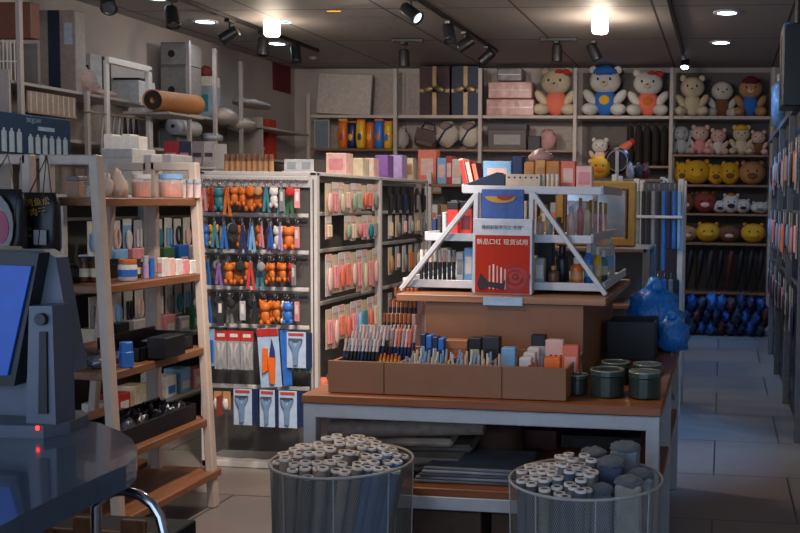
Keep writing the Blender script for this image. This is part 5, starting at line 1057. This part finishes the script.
for i, (px, w, c) in enumerate(((686, .22, 'brown'), (705, .3, 'brick'), (720, .2, 'white'), (731, .24, 'white'), (743, .2, 'white'), (760, .24, 'white'))):
    roundplush('plush_toy', ['brown plush in red at the start of the fourth shelf', 'plush with red body on the fourth shelf of the aisle end bay', 'small white plush next to the red bodied one', 'white plush with orange crest on the fourth shelf', 'white plush after the orange crested one', 'white plush at the far end of the fourth shelf'][i], bput(px, 212, A3), w*.95, c, (.24, .25, .15, .23, .17, .14)[i], ['pale', 'pale', 'dark', 'dark', 'dark', 'grey'][i], spot_='orange' if i == 3 else 'brown' if i == 1 else None)
for i, (px, w, c) in enumerate(((687, .25, 'tan'), (708, .30, 'yellow'), (729, .27, 'brown'), (753, .30, 'yellow'))):
    roundplush('plush_toy', ['tan ball plush at the start of the fifth shelf', 'yellow ball plush between the tan and brown ones', 'brown ball plush with a pale snout between two yellow ones', 'yellow ball plush at the far end of the fifth shelf'][i], bput(px, 241, A4), w, c, w*.78, ['pale', 'yellow', 'pale', 'yellow'][i], ears=c == 'yellow')
for i in range(9):
    c = ['black', 'black', 'black', 'dark', 'black', 'maroon', 'black', 'black', 'black'][i]
    q = bput(682+i*10, 270, 0); t = T('folded_umbrella', f'{cn(c)} folded umbrella, {ORD[i]} hanging below the ball plush shelf', 'umbrella', (q.x, 11.98, A4-.03), 0, 'folded umbrellas below the ball plush shelf', (0, .12, 0)); O('canopy_fold', geo(('umb',), lambda: G().lathe([(.001, -.55), (.012, -.53), (.045, -.2), (.03, -.08), (.008, -.06)], (0, 0, 0), 9)), KM(c, .6), t); O('handle', geo(('umbh',), lambda: G().cyl((0, 0, -.07), .012, .065, 8)), BLK, t)

# ================================================================ low racks of the middle
def gondola(name, label, x0, x1, y0, y1, h, shelves, mat=PAINT, back=PEGB):
    t = T(name, label, 'display rack', ((x0+x1)/2, (y0+y1)/2, 0)); w, d = x1-x0, y1-y0
    for sx in (-1, 1):
        for sy in (-1, 1): O('post', G().box((sx*(w/2-.02), sy*(d/2-.02), h/2), (.04, .04, h), .003), mat, t)
    O('back_panel', G().box((0, d*.1, h/2), (w-.08, .012, h-.04)), back, t)
    for z in shelves: O('shelf_board', G().box((0, 0, z-.012), (w-.03, d, .024), .003), SH, t)
    return t
gondola('book_gondola', 'white rack with wooden shelves behind the slanted rack', -2.42, -.85, 8.0, 8.5, 1.72, (1.63, 1.22, .82, .42))
for r, (z, h) in enumerate(((1.22, .32), (.82, .3), (.42, .3))):
    for i in range(18):
        c = ['white', 'teal', 'pale', 'cream', 'silver', 'coral', 'white', 'tan', 'pink', 'grey'][(i*7+r*3) % 10]
        tt = T('notebook', f'{cn(c)} notebook, {ORD[i]} from the peg rack on the {["upper", "middle", "lower"][r]} shelf behind the slanted rack', 'notebook', (-2.36+.083*i, 8.09, z), 0, 'notebooks on the rack behind the slanted rack'); hh = round(h*rnd(.7, .95), 2)
        O('cover', BX(.055, .14, hh, .004), KM(c, .5), tt); O('spine_label', G().box((0, -.071, hh*.6), (.03, .002, hh*.25)), KM('white' if c not in ('white', 'silver') else 'coral', .5), tt)
for i, (x0, y0, x1, c, l) in enumerate(((418, 150, 436, 'coral', 'coral pink card box on the rack behind the slanted rack'), (437, 158, 446, 'sky', 'small sky blue box beside the coral pink one'), (446, 156, 452, 'red', 'slim red box between blue and white ones'), (452, 159, 461, 'white', 'small white box at the end of the rack top'))):
    carton('card_box', l, 'box', (x0, y0, x1, 180), 8.1, .12, c, 'pale' if c != 'pale' else 'white', 1.722 if False else 1.631)
gondola('tie_rack', 'white and blue lit rack of dark hanging cords before the plush bay', -.62, -.27, 6.95, 7.5, 1.665, (.2,), back=M('#4b5058', .6))
for i in range(9):
    c = ['grey', 'dark', 'dark', 'grey', 'dark', 'blue', 'navy', 'blue', 'sky'][i]; x = -.585+.036*i
    t = T('hanging_cord_pack', f'{cn(c)} hanging strap bundle, {ORD[i]} from the gold frame on the tie rack', 'strap bundle', (x, 6.93, 1.60), 0, 'strap bundles on the tie rack'); hh = .55 if i < 6 else .4
    O('strap_body', G().box((0, 0, -hh/2-.02), (.026, .02, hh), .006), KM(c, .7), t); O('hook', G().tube([(0, 0, -.02), (0, 0, .02), (0, .04, .03)], .003, 5), STEEL, t)
O('rail_bar', G().box((0, 0, 0), (.34, .015, .02), .003), PAINT, None, (-.445, 6.915, U(660, 217, Y=6.9).z), label='white cross bar in front of the dark strap bundles', cat='bar')
for i in range(7):
    c = ['dark', 'grey', 'navy', 'dark', 'blue', 'grey', 'dark'][i]; t = T('hanging_cord_pack', f'{cn(c)} lower strap bundle, {ORD[i]} from the gold frame on the tie rack', 'strap bundle', (-.575+.045*i, 6.93, .98), 0, 'strap bundles on the tie rack'); O('strap_body', G().box((0, 0, -.24), (.03, .02, .46), .006), KM(c, .7), t); O('hook', G().tube([(0, 0, -.02), (0, 0, .02), (0, .04, .03)], .003, 5), STEEL, t)
# blue lit side post
# gold picture frame standing on a low stand
fx0, fx1 = U(556, 182, Y=6.3).x, U(637, 182, Y=6.3).x; fz0, fz1 = U(632, 247, Y=6.3).z, U(620, 181, Y=6.3).z
t = T('picture_frame', 'gold framed mirror standing behind the perfume bottles', 'mirror', ((fx0+fx1)/2, 6.3, fz0)); w, h = fx1-fx0, fz1-fz0; GD = M('#a87a30', .35, .35)
for s in (-1, 1): O('frame_side', G().box((s*(w/2-.03), 0, h/2), (.06, .04, h), .012), GD, t); O('frame_rail', G().box((0, 0, h/2+s*(h/2-.03)), (w, .042, .06), .012), GD, t); O('inner_bead', G().box((s*(w/2-.065), -.012, h/2), (.012, .03, h-.1), .004), M('#6e4a1c', .4), t)
O('mirror_glass', G().box((0, .005, h/2), (w-.1, .01, h-.1)), M('#b9bcc0', .12, .75, var=.05), t)
gondola('frame_stand', 'low grey stand carrying the gold framed mirror', fx0-.05, fx1+.1, 6.1, 6.75, fz0-.001, (fz0-.001, fz0-.35, .3), M('#6d6a66', .5))
gondola('toy_rack', 'white rack topped with toys behind the gold framed mirror', -1.45, -.5, 8.6, 9.2, 1.72, (1.70, 1.2, .7))
RKT = 1.702
roundplush('plush_toy', 'yellow plush sitting on the toy rack behind the gold mirror', (U(600, 178, Y=8.78).x, 8.8, RKT), .2, 'yellow', .2, 'orange')
q = U(617, 165, Y=8.75)
t = T('alarm_clock', 'round black clock on a white stand on the toy rack', 'clock', (q.x, 8.8, RKT)); zz = .16
O('clock_body', G().lathe([(.001, -.03), (.1, -.03), (.118, -.015), (.118, .03), (.001, .03)], (0, 0, zz), 26, Matrix.Rotation(PI/2, 4, 'X')), M('#17181a', .35), t); O('dial', G().cyl((0, 0, 0), .085, .004, 24), M('#332d30', .8), t, (0, -.03, zz), (PI/2, 0, 0)); O('dial_ring', G().tube([(.09*math.cos(a), -.032, zz+.09*math.sin(a)) for a in [2*PI*k/24 for k in range(24)]], .006, 6, True), M('#8c8a88', .4), t); O('stand_bar', BX(.03, .02, .24, .003), M('#b6b2ae', .4), t, (0, -.05, .0)); O('clock_foot', BX(.1, .1, .04, .004), BLK, t)
for i, (px, c) in enumerate(((630, 'silver'), (638, 'dark'), (645, 'maroon'))): lump('tinsel_toy', ['silver tinsel toy next to the round clock', 'dark tinsel toy between silver and maroon ones', 'maroon tinsel toy at the rack end'][i], 'toy', (U(px, 175, Y=8.78).x, 8.76+.05*i, RKT), (.035, .035, .075), M(K[c], .4, var=.6, sc=70, bump=.8), 90+i, None, .4)
roundplush('plush_toy', 'orange yellow plush lying on the lower shelf next to the tinsel toys', bput(657, 182, 1.5), .3, 'orange', .24, 'yellow')
# ================================================================ hanging rack along the aisle
t = T('aisle_rack', 'tall grey steel hanging rack along the aisle', 'display rack', (.85, 8.7, 0)); RM = M('#63676d', .45)
AX = .50
for y in (6.35, 7.6, 8.9, 10.1): O('post', G().box((AX-.85, y-8.7, 1.1), (.05, .05, 2.2), .004), RM, t)
O('back_panel', G().box((-.2, 0, 1.1), (.012, 4.7, 2.15)), M('#3c3c3e', .6), t); O('end_panel', G().box((-.15, -2.36, .45), (.4, .015, .9)), M('#17181b', .5), t); O('top_rail', G().box((AX-.85, 0, 2.18), (.05, 4.7, .04)), RM, t); O('base_plinth', G().box((-.1, 0, .05), (.45, 4.7, .1)), M('#2a2b2e', .5), t)
for z in (1.95, 1.45, .95): O('peg_rail', G().box((AX-.85+.02, 0, z), (.02, 4.6, .02)), RM, t)
for r, z in enumerate((1.93, 1.43, .93)):
    for i in range(16):
        y = 6.5+.235*i; c = [['silver', 'pink', 'grey', 'sky', 'dark', 'coral'], ['pink', 'pale', 'coral', 'dark', 'sky', 'grey'], ['dark', 'grey', 'navy', 'pink', 'dark', 'silver']][r][(i*5+r) % 6]
        pack('hanging_pack', f'{cn(c)} pack, {ORD[i]} along the {["top", "middle", "bottom"][r]} rail of the aisle rack', 'hanging pack', (AX-.03, y, z), .13, rnd(.26, .38), ['grey', 'silver', 'dark'][(i+r) % 3], None, c, -PI/2, 'packs on the aisle rack', (i+r) % 2)
p = U(790, 66, Y=6.5); t = T('dark_screen', 'dark hanging display panel at the photo edge above the aisle rack', 'panel', (p.x+.05, 6.6, p.z)); O('panel_body', G().box((0, 0, 0), (.2, .35, .52), .01), M('#0f1013', .4), t); O('panel_bracket', G().cyl((0, 0, .26), .02, CEIL-p.z-.26, 10), BLK, t); O('red_edge', G().box((-.102, 0, 0), (.004, .1, .4)), M('#3a1517', .5), t)
p = U(777, 88, Y=9.2); t = T('wrapped_roll', 'tall pale blue film wrapped roll hung at the aisle rack top', 'roll', (AX-.02, 9.3, 2.2)); O('wrap', G().lathe([(.001, 0), (.06, .01), (.065, .36), (.02, .42), (.001, .42)], (0, 0, 0), 16), M('#6f93b5', .2, var=.3), t); O('tied_end', CY(.015, .06, 10), M('#9fb6c8', .3), t, (0, 0, .42))
# heap of bagged goods at the aisle end
for r in range(3):
    for i in range(9):
        px = 682+i*9.8+(5 if r % 2 else 0); Y = 11.45-.02*r; q = U(px, 320, Y=Y)
        c = ['#1d4a8f', '#24385f', '#2f5f9a', '#3a4658', '#1d2f4f', '#5a3038', '#2a66a8'][(i*3+r*2) % 7]
        nm = {'#1d4a8f': 'bright blue', '#24385f': 'navy', '#2f5f9a': 'mid blue', '#3a4658': 'slate grey', '#1d2f4f': 'dark navy', '#5a3038': 'maroon', '#2a66a8': 'vivid blue'}[c]
        lump('bagged_bundle', f'{nm} bagged bundle, {ORD[i]} from the tie rack in the {["bottom", "middle", "top"][r]} layer of the heap', 'bundle', (q.x, Y-.03*(i % 2), .005+.14*r), (.058, .1, .08+.012*((i*5+r) % 3)), M(c, .25, var=.5, sc=30, bump=.5), 95+(i+r) % 5, 'bagged bundles heaped at the aisle end', .42)

# ================================================================ light
w = bpy.data.worlds.new('world'); SC.world = w; w.use_nodes = True; nt = w.node_tree; bg = nt.nodes['Background']
bg.inputs['Color'].default_value = (.36, .47, .66, 1); bg.inputs['Strength'].default_value = WORLD
for i, (p, d, e, col, size) in enumerate(SPOTS):
    if not e: continue
    if d is None:
        l = bpy.data.lights.new('lamp', 'POINT'); l.energy = e*K_PEND; l.shadow_soft_size = .09
    else:
        l = bpy.data.lights.new('lamp', 'SPOT'); l.energy = e*(K_DOWN if size > 100 else K_SPOT); l.spot_size = math.radians(size); l.spot_blend = .6; l.shadow_soft_size = .06
    l.color = col
    o = bpy.data.objects.new('lamp', l); COL.objects.link(o); o.location = p
    if d is not None: o.rotation_euler = (-d).to_track_quat('Z', 'Y').to_euler()
def keylamp(loc, to, e, col, size=60, blend=.8, soft=.12):
    """spots added near ceiling height, without fixtures, to light displays, back wall and aisle"""
    l = bpy.data.lights.new('added_spot', 'SPOT'); l.energy = e; l.color = col; l.spot_size = math.radians(size); l.spot_blend = blend; l.shadow_soft_size = soft
    o = bpy.data.objects.new('added_spot', l); COL.objects.link(o); o.location = loc
    o.rotation_euler = (Vector(loc)-Vector(to)).to_track_quat('Z', 'Y').to_euler()
WARM = (1, .74, .53); COOL = (.38, .62, 1.)
for a in ((-3.0, 6.0, 2.75), (-1.6, 5.6, 2.75)):      # added fill lights, no fixtures, to brighten the ceiling and the goods
    l = bpy.data.lights.new("added_fill", "POINT"); l.energy = 42; l.color = (1, .89, .80); l.shadow_soft_size = .1
    ob = bpy.data.objects.new("added_fill", l); COL.objects.link(ob); ob.location = a
for a in KEYS: keylamp(*a)

# ================================================================ camera
cd = bpy.data.cameras.new('camera'); cam = bpy.data.objects.new('camera', cd); COL.objects.link(cam)
cd.sensor_width = 36; cd.lens = 36*CF/800; cd.shift_x = (400-PX)/800; cd.shift_y = 0; cd.clip_start = .05
mw = Matrix((RT, UP, -FW)).transposed().to_4x4(); mw.translation = CAM; cam.matrix_world = mw
SC.camera = cam
SC.view_settings.view_transform = 'Standard'; SC.view_settings.look = 'None'; SC.view_settings.gamma = 1; SC.view_settings.use_curve_mapping = False
SC.view_settings.exposure = EXPO
SC.cycles.use_denoising = True
